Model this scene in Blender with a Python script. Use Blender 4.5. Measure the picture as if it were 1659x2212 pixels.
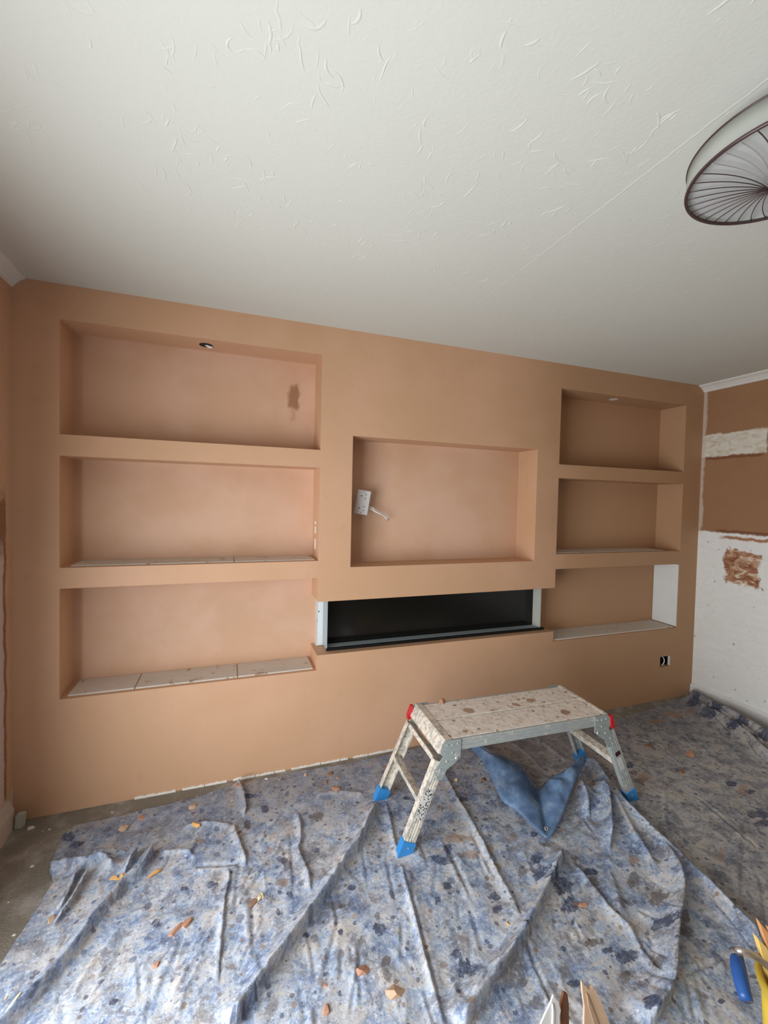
import bpy, bmesh, math, random
import numpy as np
from mathutils import Vector, Matrix, noise as mnoise

for o in list(bpy.data.objects): bpy.data.objects.remove(o)
SC = bpy.context.scene
COL = SC.collection

# ------------------------------------------------------------------ camera
IW, IH, FPX = 1659.0, 2212.0, 928.1
CAM = Vector((0.0, -2.3135, 1.4763))
RV = Vector((0.94140, -0.33654, 0.02240)); UV = Vector((-0.01114, 0.03534, 0.99931)); FV = Vector((0.33710, 0.94101, -0.02952))
cd = bpy.data.cameras.new('camera'); cam = bpy.data.objects.new('camera', cd); COL.objects.link(cam)
cd.sensor_fit = 'HORIZONTAL'; cd.sensor_width = 36.0; cd.lens = 36.0 * FPX / IW; cd.clip_start = 0.02
M = Matrix.Identity(4)
for i in range(3):
    M[i][0] = RV[i]; M[i][1] = UV[i]; M[i][2] = -FV[i]; M[i][3] = CAM[i]
cam.matrix_world = M
SC.camera = cam

# ------------------------------------------------------------------ room sizes
XL, XR, YB, HT = -0.897, 3.425, -4.3, 2.40           # left wall, right wall, wall behind the camera, ceiling
WY0, WY1, WZ0, WZ1 = -2.70, -0.88, 0.08, 1.60        # window opening in the left wall

# ------------------------------------------------------------------ light
w = bpy.data.worlds.new('sky'); SC.world = w; w.use_nodes = True
w.node_tree.nodes['Background'].inputs[0].default_value = (0.80, 0.90, 1.0, 1)
w.node_tree.nodes['Background'].inputs[1].default_value = 0.3
ld = bpy.data.lights.new('window_daylight', 'AREA'); ld.shape = 'RECTANGLE'
ld.size = WZ1 - WZ0 - 0.08; ld.size_y = WY1 - WY0 - 0.08; ld.energy = 94; ld.spread = math.radians(172); ld.color = (0.90, 0.955, 1.0)
lo = bpy.data.objects.new('window_daylight', ld); COL.objects.link(lo)
lo.location = (XL - 0.034, (WY0 + WY1) / 2, (WZ0 + WZ1) / 2)
lo.rotation_euler = (0, -math.pi / 2, 0)
SC.view_settings.view_transform = 'Standard'; SC.view_settings.look = 'None'
SC.view_settings.gamma = 1.0; SC.view_settings.use_curve_mapping = False
SC.view_settings.exposure = 0.0

# ------------------------------------------------------------------ helpers
def ray(px, py): return FV + RV * ((px - IW / 2) / FPX) - UV * ((py - IH / 2) / FPX)
def on(px, py, ax, v):
    d = ray(px, py); return CAM + d * ((v - CAM[ax]) / d[ax])
def fl(px, py, z=0.0): return on(px, py, 2, z)       # point on a level plane
def wl(px, py, y=0.0): return on(px, py, 1, y)       # point on a plane parallel to the feature wall

def link(name, me, mat=None, parent=None, **props):
    o = bpy.data.objects.new(name, me); COL.objects.link(o)
    if mat is not None and me is not None and not me.materials: me.materials.append(mat)
    if parent is not None: o.parent = parent
    for k, v in props.items(): o[k] = v
    return o
def empty(name, loc, rz=0.0, **props):
    o = bpy.data.objects.new(name, None); COL.objects.link(o); o.location = loc; o.rotation_euler = (0, 0, rz)
    o.empty_display_size = 0.05
    for k, v in props.items(): o[k] = v
    return o
def mesh(verts, faces, smooth=False):
    me = bpy.data.meshes.new('m'); me.from_pydata([tuple(v) for v in verts], [], faces); me.update()
    if smooth: me.polygons.foreach_set('use_smooth', [True] * len(me.polygons))
    return me
def from_bm(bm, smooth=False, recalc=True):
    if recalc: bmesh.ops.recalc_face_normals(bm, faces=bm.faces[:])
    me = bpy.data.meshes.new('m'); bm.to_mesh(me); bm.free()
    if smooth: me.polygons.foreach_set('use_smooth', [True] * len(me.polygons))
    return me
def hexa(bm, c):                                     # c: 8 corners, bottom loop then top loop
    v = [bm.verts.new(p) for p in c]
    for f in ((3, 2, 1, 0), (4, 5, 6, 7), (0, 1, 5, 4), (1, 2, 6, 5), (2, 3, 7, 6), (3, 0, 4, 7)): bm.faces.new([v[i] for i in f])
def bx(bm, x0, x1, y0, y1, z0, z1):
    hexa(bm, [(x0, y0, z0), (x1, y0, z0), (x1, y1, z0), (x0, y1, z0), (x0, y0, z1), (x1, y0, z1), (x1, y1, z1), (x0, y1, z1)])
def box(x0, x1, y0, y1, z0, z1, bev=0.0, seg=2):
    bm = bmesh.new(); bx(bm, x0, x1, y0, y1, z0, z1)
    if bev: bmesh.ops.bevel(bm, geom=bm.edges[:], offset=bev, segments=seg, affect='EDGES', profile=0.5)
    return from_bm(bm)
def tube(bm, pts, r, n=8, cap=True):
    pts = [Vector(p) for p in pts]; rings = []
    rs = r if isinstance(r, (list, tuple)) else [r] * len(pts)
    prev = None
    for i, p in enumerate(pts):
        t = (pts[min(i + 1, len(pts) - 1)] - pts[max(i - 1, 0)]).normalized()
        if prev is None: a = t.orthogonal().normalized()
        else: a = (prev - t * prev.dot(t)).normalized()
        prev = a; b = t.cross(a)
        rings.append([bm.verts.new(p + (a * math.cos(2 * math.pi * k / n) + b * math.sin(2 * math.pi * k / n)) * rs[i]) for k in range(n)])
    for i in range(len(rings) - 1):
        for k in range(n): bm.faces.new([rings[i][k], rings[i][(k + 1) % n], rings[i + 1][(k + 1) % n], rings[i + 1][k]])
    if cap: bm.faces.new(rings[0][::-1]); bm.faces.new(rings[-1])
def tube_me(pts, r, n=8): bm = bmesh.new(); tube(bm, pts, r, n); return from_bm(bm, True)
def prism(poly, axis_pts, depth):                    # poly: list of Vector in a plane, extruded by vector depth
    bm = bmesh.new(); d = Vector(depth)
    a = [bm.verts.new(p) for p in poly]; b = [bm.verts.new(Vector(p) + d) for p in poly]
    bm.faces.new(a); bm.faces.new(b[::-1])
    for i in range(len(a)): j = (i + 1) % len(a); bm.faces.new([a[i], b[i], b[j], a[j]])
    return from_bm(bm)
def spline(pts, n=8):
    P = [np.array(p, float) for p in pts]; P = [2 * P[0] - P[1]] + P + [2 * P[-1] - P[-2]]; out = []
    for i in range(1, len(P) - 2):
        for k in range(n):
            t = k / n; a, b, c, d = P[i - 1], P[i], P[i + 1], P[i + 2]
            out.append(0.5 * (2 * b + (c - a) * t + (2 * a - 5 * b + 4 * c - d) * t * t + (3 * b - a - 3 * c + d) * t ** 3))
    out.append(P[-2]); return np.array(out)

# ------------------------------------------------------------------ materials
class N:
    def __init__(s, name, rough=0.8, spec=0.3, metal=0.0):
        s.m = bpy.data.materials.new(name); s.m.use_nodes = True; s.t = s.m.node_tree
        s.b = s.t.nodes['Principled BSDF']; s.b.inputs['Roughness'].default_value = rough
        s.b.inputs['Specular IOR Level'].default_value = spec; s.b.inputs['Metallic'].default_value = metal
        s._co = None
    def node(s, ty, **kw):
        n = s.t.nodes.new(ty)
        for k, v in kw.items():
            if k.startswith('i_'):
                key = k[2:]; key = int(key) if key.isdigit() else key.replace('_', ' ')
                if hasattr(v, 'links') or isinstance(v, bpy.types.NodeSocket): s.t.links.new(v, n.inputs[key])
                else: n.inputs[key].default_value = v
            else: setattr(n, k, v)
        return n
    @property
    def co(s):
        if s._co is None: s._co = s.node('ShaderNodeTexCoord').outputs['Object']
        return s._co
    def noise(s, scale, detail=4, rough=0.6, vec=None, dist=0.0):
        return s.node('ShaderNodeTexNoise', i_Vector=vec or s.co, i_Scale=scale, i_Detail=detail, i_Roughness=rough, i_Distortion=dist).outputs
    def math(s, op, a, b=0.0, c=None, clamp=False):
        n = s.node('ShaderNodeMath', operation=op, use_clamp=clamp)
        for i, v in enumerate((a, b, c)):
            if v is None: continue
            if isinstance(v, bpy.types.NodeSocket): s.t.links.new(v, n.inputs[i])
            else: n.inputs[i].default_value = v
        return n.outputs[0]
    def mix(s, f, a, b, mode='MIX'):
        n = s.node('ShaderNodeMix', data_type='RGBA', blend_type=mode)
        for k, v in ((0, f), (6, a), (7, b)):
            if isinstance(v, bpy.types.NodeSocket): s.t.links.new(v, n.inputs[k])
            else: n.inputs[k].default_value = v if k == 0 else (*v[:3], 1)
        return n.outputs[2]
    def ramp(s, f, stops, interp='LINEAR'):
        n = s.node('ShaderNodeValToRGB', i_0=f); r = n.color_ramp; r.interpolation = interp
        while len(r.elements) < len(stops): r.elements.new(0.5)
        for e, (p, c) in zip(r.elements, stops):
            e.position = p; e.color = (*c[:3], 1) if isinstance(c, (tuple, list)) else (c, c, c, 1)
        return n.outputs[0]
    def step(s, v, lo, hi):                         # smooth 0..1 ramp between lo and hi
        return s.node('ShaderNodeMapRange', interpolation_type='SMOOTHSTEP', i_0=v, i_1=lo, i_2=hi, i_3=0.0, i_4=1.0).outputs[0]
    def xyz(s, vec=None): return s.node('ShaderNodeSeparateXYZ', i_0=vec or s.co).outputs
    def mapped(s, scale, vec=None): return s.node('ShaderNodeMapping', i_Vector=vec or s.co, i_Scale=scale).outputs[0]
    def color(s, c):
        if isinstance(c, bpy.types.NodeSocket): s.t.links.new(c, s.b.inputs['Base Color'])
        else: s.b.inputs['Base Color'].default_value = (*c, 1)
        return s
    def bump(s, h, strength=0.3, dist=0.01):
        n = s.node('ShaderNodeBump', i_Strength=strength, i_Distance=dist, i_Height=h); s.t.links.new(n.outputs[0], s.b.inputs['Normal']); return s

def plain(name, c, rough=0.7, var=0.12, scale=30, spec=0.3, metal=0.0, bump=0.0):
    n = N(name, rough, spec, metal); f = n.noise(scale)[0]
    n.color(n.mix(f, tuple(x * (1 - var) for x in c), tuple(min(1, x * (1 + var)) for x in c)))
    if bump: n.bump(f, bump, 0.003)
    return n.m

PL_A, PL_B, PL_C = (0.585, 0.350, 0.205), (0.63, 0.375, 0.235), (0.52, 0.305, 0.175)
WHITEP = (0.70, 0.68, 0.63)
def band(n, v, lo, hi, soft):                       # 1 between lo and hi
    return n.math('MULTIPLY', n.step(v, lo - soft, lo + soft), n.math('SUBTRACT', 1.0, n.step(v, hi - soft, hi + soft)))
def plaster_nodes(n):
    big = n.noise(1.7, 3, 0.55)[0]; fine = n.noise(14, 5, 0.6)[0]
    c = n.mix(n.step(big, 0.35, 0.65), PL_A, PL_B)
    c = n.mix(n.math('MULTIPLY', n.step(fine, 0.55, 0.75), 0.35), c, PL_C)
    # plaster turns darker and browner towards the right-hand bay
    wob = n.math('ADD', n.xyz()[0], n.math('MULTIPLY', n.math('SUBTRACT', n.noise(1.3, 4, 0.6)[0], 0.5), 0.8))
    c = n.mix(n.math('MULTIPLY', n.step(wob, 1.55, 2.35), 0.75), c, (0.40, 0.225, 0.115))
    return c
def mat_feature():
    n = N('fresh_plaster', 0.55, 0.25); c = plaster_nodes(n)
    d = n.noise(16, 4, 0.6)[1]
    v = n.node('ShaderNodeVectorMath', operation='MULTIPLY_ADD', i_0=d, i_1=(0.06, 0.0, 0.10), i_2=n.co).outputs[0]
    x, y, z = n.xyz(v)
    # damp patch on the back of the upper left niche
    m = n.math('MULTIPLY', band(n, x, 0.335, 0.395, 0.012), band(n, z, 2.025, 2.17, 0.02))
    m2 = n.math('MULTIPLY', band(n, x, 0.352, 0.375, 0.02), band(n, z, 1.95, 2.06, 0.03))
    m = n.math('MULTIPLY', n.math('MAXIMUM', m, n.math('MULTIPLY', m2, 0.7)), n.step(y, 0.15, 0.19))
    c = n.mix(n.math('MULTIPLY', m, 0.75), c, (0.27, 0.125, 0.062))
    # plaster in the recesses has dried out paler and pinker, patchily
    yy = n.xyz()[1]
    dry = n.math('MULTIPLY', n.math('MULTIPLY', n.step(yy, 0.18, 0.188), n.math('SUBTRACT', 1.0, n.step(n.xyz()[0], 1.5, 2.1))), n.math('ADD', 0.35, n.math('MULTIPLY', n.step(n.noise(2.6, 4, 0.6)[0], 0.38, 0.62), 0.5)))
    c = n.mix(n.math('MULTIPLY', dry, n.math('SUBTRACT', 1.0, m)), c, (0.69, 0.45, 0.32))
    n.color(c); n.bump(n.noise(35, 5, 0.6)[0], 0.12, 0.004)
    return n.m
def mat_right():
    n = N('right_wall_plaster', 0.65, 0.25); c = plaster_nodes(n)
    d = n.noise(11, 6, 0.7)[1]
    v = n.node('ShaderNodeVectorMath', operation='MULTIPLY_ADD', i_0=d, i_1=(0.0, 0.06, 0.05), i_2=n.co).outputs[0]
    x, y, z = n.xyz(v)
    d2 = n.noise(7.5, 7, 0.72)[1]
    v2 = n.node('ShaderNodeVectorMath', operation='MULTIPLY_ADD', i_0=d2, i_1=(0.0, 0.17, 0.22), i_2=n.co).outputs[0]
    _, y2, z2 = n.xyz(v2)
    br = n.mix(n.noise(6, 4)[0], (0.30, 0.155, 0.075), (0.36, 0.19, 0.10))
    stroke = n.noise(9, 6, 0.65, n.mapped((1, 1.6, 3.4)), 0.8)[0]
    white = n.mix(n.step(stroke, 0.35, 0.75), (0.80, 0.79, 0.75), (0.86, 0.85, 0.82))
    specks = n.step(n.noise(48, 2, 0.5)[0], 0.735, 0.75)
    white = n.mix(specks, white, (0.25, 0.20, 0.17))
    rust = n.ramp(n.noise(13, 5, 0.6, n.mapped((1, 1, 1.8)), 1.2)[0], [(0.38, (0.23, 0.085, 0.04)), (0.5, (0.40, 0.20, 0.11)), (0.58, (0.58, 0.38, 0.25)), (0.66, (0.74, 0.62, 0.50))])
    low = n.math('SUBTRACT', 1.0, n.step(z, 1.305, 1.318))
    strip = n.math('MULTIPLY', band(n, z, 1.875, 2.045, 0.008), band(n, y, -0.40, 0.03, 0.008))
    c = n.mix(low, br, white)
    c = n.mix(strip, c, n.mix(n.step(stroke, 0.3, 0.6), (0.55, 0.45, 0.32), (0.72, 0.68, 0.58)))
    edge = n.math('MULTIPLY', band(n, z, 1.855, 1.878, 0.008), band(n, y, -0.38, 0.03, 0.02))
    c = n.mix(edge, c, (0.22, 0.085, 0.04))
    dab = n.math('MULTIPLY', band(n, z, 1.88, 2.0, 0.02), band(n, y, -0.60, -0.40, 0.01))
    c = n.mix(dab, c, (0.26, 0.10, 0.045))
    lip = n.math('MULTIPLY', band(n, z, 1.268, 1.288, 0.006), band(n, y, -0.8, -0.14, 0.03))
    c = n.mix(lip, c, (0.40, 0.19, 0.10))
    lip2 = n.math('MULTIPLY', band(n, z, 1.308, 1.33, 0.008), band(n, y, -0.8, -0.10, 0.03))
    c = n.mix(lip2, c, (0.22, 0.085, 0.04))
    patch = n.math('MULTIPLY', band(n, z2, 1.03, 1.27, 0.008), band(n, y2, -0.345, -0.115, 0.008))
    c = n.mix(patch, c, rust)
    # fresh cut edge of plaster down the corner
    cor = n.math('MULTIPLY', n.step(y, -0.002, 0.012), n.step(z, 1.25, 1.35))
    c = n.mix(n.math('MULTIPLY', cor, 0.7), c, (0.62, 0.52, 0.42))
    n.color(c); n.bump(n.noise(30, 5, 0.65)[0], 0.25, 0.006)
    return n.m
def mat_left():
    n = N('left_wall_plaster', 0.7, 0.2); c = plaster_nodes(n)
    d = n.noise(9, 6, 0.65)[1]
    v = n.node('ShaderNodeVectorMath', operation='MULTIPLY_ADD', i_0=d, i_1=(0.0, 0.06, 0.25), i_2=n.co).outputs[0]
    x, y, z = n.xyz(v)
    c = n.mix(n.math('MULTIPLY', n.math('SUBTRACT', 1.0, n.step(y, -0.035, -0.02)), n.math('SUBTRACT', 1.0, n.step(z, 1.55, 1.62))), c, (0.30, 0.155, 0.08))
    c = n.mix(n.math('MULTIPLY', n.math('SUBTRACT', 1.0, n.step(y, -0.055, -0.045)), n.math('SUBTRACT', 1.0, n.step(z, 1.30, 1.40))), c, (0.60, 0.46, 0.40))
    c = n.mix(n.math('SUBTRACT', 1.0, n.step(z, 0.28, 0.31)), c, (0.58, 0.44, 0.36))
    n.color(c); n.bump(n.noise(25, 5, 0.65)[0], 0.3, 0.008)
    return n.m
def mat_ceiling():
    n = N('artex_paint', 0.75, 0.2)
    f = n.noise(2, 3)[0]
    n.color(n.mix(f, (0.62, 0.62, 0.56), (0.66, 0.66, 0.595)))
    g = n.math('ADD', n.noise(90, 3, 0.6)[0], n.math('MULTIPLY', n.noise(28, 4, 0.6, None, 0.6)[0], 1.2))
    n.bump(g, 0.16, 0.003)
    return n.m
def mat_carpet():
    n = N('carpet_pile', 0.95, 0.05)
    a = n.noise(160, 3, 0.7)[0]; b = n.noise(5, 5, 0.65)[0]
    c = n.mix(a, (0.14, 0.12, 0.095), (0.34, 0.305, 0.25))
    c = n.mix(n.step(b, 0.45, 0.7), c, (0.42, 0.39, 0.35))
    n.color(c); n.bump(a, 0.7, 0.006); return n.m
def mat_sheet(name, cool):
    n = N(name, 0.85, 0.12)
    big = n.noise(5.5, 8, 0.66)[0]; mid = n.noise(19, 8, 0.74, None, 0.5)[0]; fine = n.noise(80, 6, 0.7)[0]
    blue = (0.12, 0.15, 0.235) if cool else (0.125, 0.135, 0.165)
    mblue = (0.255, 0.32, 0.455) if cool else (0.23, 0.24, 0.265)
    pale = (0.45, 0.495, 0.57) if cool else (0.42, 0.41, 0.41)
    beige = (0.55, 0.50, 0.46) if cool else (0.47, 0.43, 0.38)
    f = n.math('ADD', n.math('MULTIPLY', big, 0.42), n.math('MULTIPLY', mid, 0.58))
    c = n.ramp(f, [(0.385, blue), (0.455, mblue), (0.52, pale), (0.60, beige)])
    c = n.mix(n.math('MULTIPLY', n.step(n.noise(9, 8, 0.75)[0], 0.50, 0.60), 0.6), c, beige)
    c = n.mix(n.math('MULTIPLY', n.step(n.noise(10, 8, 0.75, n.mapped((1.0, 1.0, 1.0)), 0.8)[0], 0.50, 0.61), 0.78), c, (0.215, 0.21, 0.225))
    c = n.mix(n.math('MULTIPLY', n.step(fine, 0.52, 0.70), 0.70), c, (0.72, 0.75, 0.79) if cool else (0.50, 0.49, 0.48))
    c = n.mix(n.math('MULTIPLY', n.math('SUBTRACT', 1.0, n.step(fine, 0.32, 0.46)), 0.55), c, blue)
    # dirt and shade painted together into the colour of the strip along the wall
    grime_shade = n.math('MULTIPLY', n.step(n.math('ADD', n.xyz()[1], n.math('MULTIPLY', n.math('SUBTRACT', n.noise(3, 5, 0.65)[0], 0.5), 0.6)), -0.62, -0.12), 0.55)
    c = n.mix(grime_shade, c, n.mix(mid, (0.075, 0.085, 0.125), (0.29, 0.28, 0.295)))
    # scattered drips: round spots of many sizes
    dv = n.noise(18, 4, 0.6)[1]
    for sc, thr, amt, off in ((6.0, 0.20, 0.35, 0.0), (13.0, 0.22, 0.60, 3.7), (30.0, 0.27, 0.75, 8.1), (62.0, 0.27, 0.45, 5.3)):
        vv = n.node('ShaderNodeVectorMath', operation='MULTIPLY_ADD', i_0=dv, i_1=(0.5 / sc,) * 3, i_2=n.co).outputs[0]
        vv = n.node('ShaderNodeVectorMath', operation='MULTIPLY_ADD', i_0=vv, i_1=(1, 1, 0), i_2=(off, off * 1.3, 0)).outputs[0]
        vo = n.node('ShaderNodeTexVoronoi', voronoi_dimensions='2D', i_Vector=vv, i_Scale=sc)
        r = n.node('ShaderNodeSeparateColor', i_0=vo.outputs['Color']).outputs
        rad = n.math('MULTIPLY', n.step(r[0], 0.50, 1.0), thr)
        mk = n.math('MULTIPLY', n.step(n.math('SUBTRACT', rad, vo.outputs['Distance']), 0.0, 0.07), n.step(mid, 0.30, 0.50))
        col = n.ramp(r[1], [(0.0, (0.045, 0.055, 0.115)), (0.45, (0.085, 0.09, 0.13)), (0.7, (0.15, 0.12, 0.11)), (0.9, (0.30, 0.19, 0.12)), (1.0, (0.50, 0.46, 0.42))])
        c = n.mix(n.math('MULTIPLY', mk, amt), c, col)
    # traced paint spills
    rag = n.math('ADD', n.math('MULTIPLY', n.math('SUBTRACT', n.noise(15, 6, 0.7)[0], 0.5), 2.6), n.math('MULTIPLY', n.math('SUBTRACT', n.noise(55, 4, 0.65)[0], 0.53), 1.6))
    for att, col, amt in (('spill_navy', (0.045, 0.055, 0.105), 0.88), ('spill_grey', (0.125, 0.105, 0.10), 0.80), ('spill_brown', (0.34, 0.21, 0.13), 0.7)):
        a = n.node('ShaderNodeAttribute', attribute_name=att).outputs['Fac']
        mk = n.step(n.math('ADD', a, rag), 0.0, 0.30)
        c = n.mix(n.math('MULTIPLY', mk, n.math('MULTIPLY', n.step(n.math('ADD', fine, n.math('MULTIPLY', mid, 0.6)), 0.55, 0.85), amt)), c, col)
    n.color(c)
    n.bump(n.math('ADD', n.math('MULTIPLY', n.noise(22, 6, 0.65, None, 1.0)[0], 1.0), n.math('MULTIPLY', fine, 0.3)), 0.45, 0.008)
    return n.m
def mat_denim():
    n = N('sheet_underside', 0.9, 0.1)
    f = n.noise(14, 6, 0.65)[0]; g = n.noise(120, 3, 0.7)[0]
    c = n.ramp(f, [(0.3, (0.075, 0.125, 0.225)), (0.52, (0.13, 0.205, 0.335)), (0.72, (0.27, 0.35, 0.47))])
    c = n.mix(n.step(g, 0.68, 0.74), c, (0.55, 0.60, 0.68))
    n.color(c); n.bump(n.noise(60, 4)[0], 0.25, 0.003); return n.m
def mat_deck():
    n = N('splattered_deck', 0.8, 0.2)
    a = n.noise(45, 5, 0.7)[0]
    c = n.ramp(a, [(0.32, (0.55, 0.47, 0.40)), (0.45, (0.76, 0.67, 0.59)), (0.62, (0.88, 0.82, 0.75))])
    dv = n.noise(30, 3)[1]
    for sc, thr, lo in ((11.0, 0.30, 0.55), (26.0, 0.26, 0.6)):
        vv = n.node('ShaderNodeVectorMath', operation='MULTIPLY_ADD', i_0=dv, i_1=(0.35 / sc,) * 3, i_2=n.co).outputs[0]
        vo = n.node('ShaderNodeTexVoronoi', voronoi_dimensions='2D', i_Vector=vv, i_Scale=sc)
        r = n.node('ShaderNodeSeparateColor', i_0=vo.outputs['Color']).outputs
        mk = n.step(n.math('SUBTRACT', n.math('MULTIPLY', n.step(r[0], lo, 1.0), thr), vo.outputs['Distance']), 0.0, 0.04)
        c = n.mix(n.math('MULTIPLY', mk, 0.85), c, n.mix(r[1], (0.30, 0.16, 0.09), (0.42, 0.27, 0.17)))
    n.color(c); n.bump(a, 0.6, 0.006); return n.m
def mat_alu(name, paint, base=(0.50, 0.53, 0.51)):
    n = N(name, 0.5, 0.4, 0.25)
    a = n.noise(38, 6, 0.7)[0]; s = n.noise(30, 4, 0.6, n.mapped((1, 1, 6)))[0]
    c = n.mix(n.step(s, 0.4, 0.7), tuple(x * 0.8 for x in base), base)
    c = n.mix(n.math('MULTIPLY', n.step(a, 0.62 - 0.3 * paint, 0.72 - 0.3 * paint), 0.9), c, (0.80, 0.73, 0.62))
    c = n.mix(n.step(n.noise(24, 5, 0.65)[0], 0.66, 0.70), c, (0.45, 0.30, 0.21))
    n.color(c); n.bump(a, 0.35, 0.003); return n.m
def mat_board():
    n = N('bare_plasterboard', 0.8, 0.15)
    a = n.noise(7, 5, 0.65, n.mapped((0.7, 2.5, 2.5)))[0]; b = n.noise(16, 5, 0.7)[0]
    c = n.mix(a, (0.58, 0.52, 0.45), (0.72, 0.67, 0.60))
    c = n.mix(n.math('MULTIPLY', n.step(b, 0.60, 0.66), 0.75), c, (0.30, 0.17, 0.10))
    n.color(c); return n.m

MT = dict(feature=mat_feature(), right=mat_right(), left=mat_left(), ceiling=mat_ceiling(), carpet=mat_carpet(),
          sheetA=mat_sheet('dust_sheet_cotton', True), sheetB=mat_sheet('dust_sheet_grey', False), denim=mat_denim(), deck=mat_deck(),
          alu=mat_alu('splattered_aluminium', 0.15), alu_p=mat_alu('painted_aluminium', 0.62, (0.55, 0.52, 0.47)), steel=mat_alu('zinc_bracket', 0.05, (0.40, 0.45, 0.43)),
          board=mat_board(), cornice=plain('cornice_paint', (0.74, 0.72, 0.66), 0.6, 0.05),
          skirting=plain('skirting_gloss', (0.76, 0.76, 0.74), 0.35, 0.06, 12, 0.5), skirt_old=plain('stripped_skirting', (0.56, 0.46, 0.40), 0.6, 0.15, 14),
          brownwall=plain('old_brown_plaster', (0.34, 0.20, 0.12), 0.8, 0.15, 5), white=plain('white_plastic', (0.72, 0.72, 0.71), 0.35, 0.03, 40, 0.5),
          platew=plain('dusty_white_plastic', (0.55, 0.53, 0.51), 0.4, 0.05, 40, 0.4), cable=plain('white_cable', (0.82, 0.80, 0.78), 0.4, 0.03),
          black=plain('black_void', (0.006, 0.006, 0.006), 0.6, 0.1), copper=plain('copper', (0.30, 0.14, 0.06), 0.4, 0.1, 30, 0.5, 0.6),
          bluecap=plain('blue_plastic', (0.035, 0.235, 0.56), 0.4, 0.12, 40, 0.45), red=plain('red_plastic', (0.50, 0.015, 0.02), 0.35, 0.1, 40, 0.5),
          rivet=plain('rivet_steel', (0.55, 0.56, 0.54), 0.4, 0.1, 60, 0.5, 0.5), yellow=plain('yellow_plastic', (0.72, 0.50, 0.06), 0.4, 0.12, 14, 0.4),
          bluegrip=plain('blue_grip', (0.02, 0.085, 0.29), 0.38, 0.2, 25, 0.5), metal=plain('worn_steel', (0.50, 0.45, 0.40), 0.35, 0.2, 40, 0.5, 0.7),
          ferrule=plain('dark_ferrule', (0.17, 0.15, 0.14), 0.6, 0.2), wood=plain('splintered_wood', (0.60, 0.29, 0.12), 0.7, 0.25, 40), yellowsponge=plain('yellow_offcut', (0.68, 0.46, 0.14), 0.8, 0.2, 40),
          paper=plain('torn_paper', (0.78, 0.75, 0.72), 0.8, 0.06), tan=plain('torn_backing', (0.70, 0.48, 0.32), 0.8, 0.15, 25), brownp=plain('brown_torn_card', (0.16, 0.065, 0.03), 0.8, 0.25, 25),
          chip=plain('plaster_chip', (0.44, 0.23, 0.15), 0.85, 0.3, 60), chip2=plain('pale_chip', (0.50, 0.33, 0.22), 0.85, 0.25, 60), chipo=plain('orange_shaving', (0.62, 0.35, 0.13), 0.8, 0.25, 60), chipd=plain('dark_chip', (0.24, 0.13, 0.08), 0.85, 0.3, 60), chipw=plain('cream_splinter', (0.80, 0.66, 0.42), 0.7, 0.15, 60),
          filler=plain('white_filler', (0.72, 0.68, 0.62), 0.8, 0.1), eyelet=plain('eyelet_brass', (0.50, 0.48, 0.42), 0.35, 0.1, 40, 0.5, 0.6),
          firewhite=plain('fire_white_metal', (0.74, 0.78, 0.79), 0.4, 0.04, 20, 0.5), firegrey=plain('fire_grey_metal', (0.36, 0.42, 0.44), 0.4, 0.1, 20, 0.5), firepale=plain('fire_side_lining', (0.47, 0.47, 0.41), 0.6, 0.12, 14),
          ringd=plain('lamp_dark_metal', (0.09, 0.055, 0.055), 0.35, 0.2, 40, 0.5, 0.5), chrome=plain('lamp_bright_metal', (0.75, 0.74, 0.72), 0.25, 0.05, 40, 0.5, 0.8))
def mat_glassblack():
    n = N('fire_black_glass', 0.18, 0.35)
    s = n.noise(8, 6, 0.75, n.mapped((0.6, 1, 2.4)), 1.5)[0]
    n.color(n.mix(n.math('MULTIPLY', n.step(s, 0.66, 0.74), 0.35), (0.006, 0.006, 0.005), (0.10, 0.10, 0.095))); return n.m
MT['fireglass'] = mat_glassblack()
def mat_shade(name, c, alpha):
    n = N(name, 0.8, 0.1); f = n.noise(40, 4, 0.6, n.mapped((1, 1, 0.15)))[0]
    n.color(n.mix(f, tuple(x * 0.85 for x in c), c))
    tr = n.node('ShaderNodeBsdfTranslucent'); tr.inputs[0].default_value = (*c, 1)
    mx = n.node('ShaderNodeMixShader', i_0=alpha); n.t.links.new(n.b.outputs[0], mx.inputs[1]); n.t.links.new(tr.outputs[0], mx.inputs[2])
    n.t.links.new(mx.outputs[0], n.t.nodes['Material Output'].inputs[0]); return n.m
MT['shade'] = mat_shade('lamp_voile', (0.58, 0.59, 0.53), 0.4)
MT['diffuser'] = mat_shade('lamp_diffuser', (0.66, 0.66, 0.65), 0.3)
def mat_pane():
    m = bpy.data.materials.new('window_glass'); m.use_nodes = True; t = m.node_tree; t.nodes.clear()
    o = t.nodes.new('ShaderNodeOutputMaterial'); a = t.nodes.new('ShaderNodeBsdfTransparent'); g = t.nodes.new('ShaderNodeBsdfGlossy'); g.inputs['Roughness'].default_value = 0.02
    x = t.nodes.new('ShaderNodeMixShader'); x.inputs[0].default_value = 0.04
    t.links.new(a.outputs[0], x.inputs[1]); t.links.new(g.outputs[0], x.inputs[2]); t.links.new(x.outputs[0], o.inputs[0]); return m
MT['pane'] = mat_pane()
def mat_sticker():
    n = N('worn_label', 0.6, 0.2)
    v = n.noise(160, 2, 0.5)[0]; c = n.mix(n.step(v, 0.53, 0.58), (0.60, 0.58, 0.54), (0.03, 0.03, 0.03)); n.color(c); return n.m
MT['sticker'] = mat_sticker()

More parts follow.
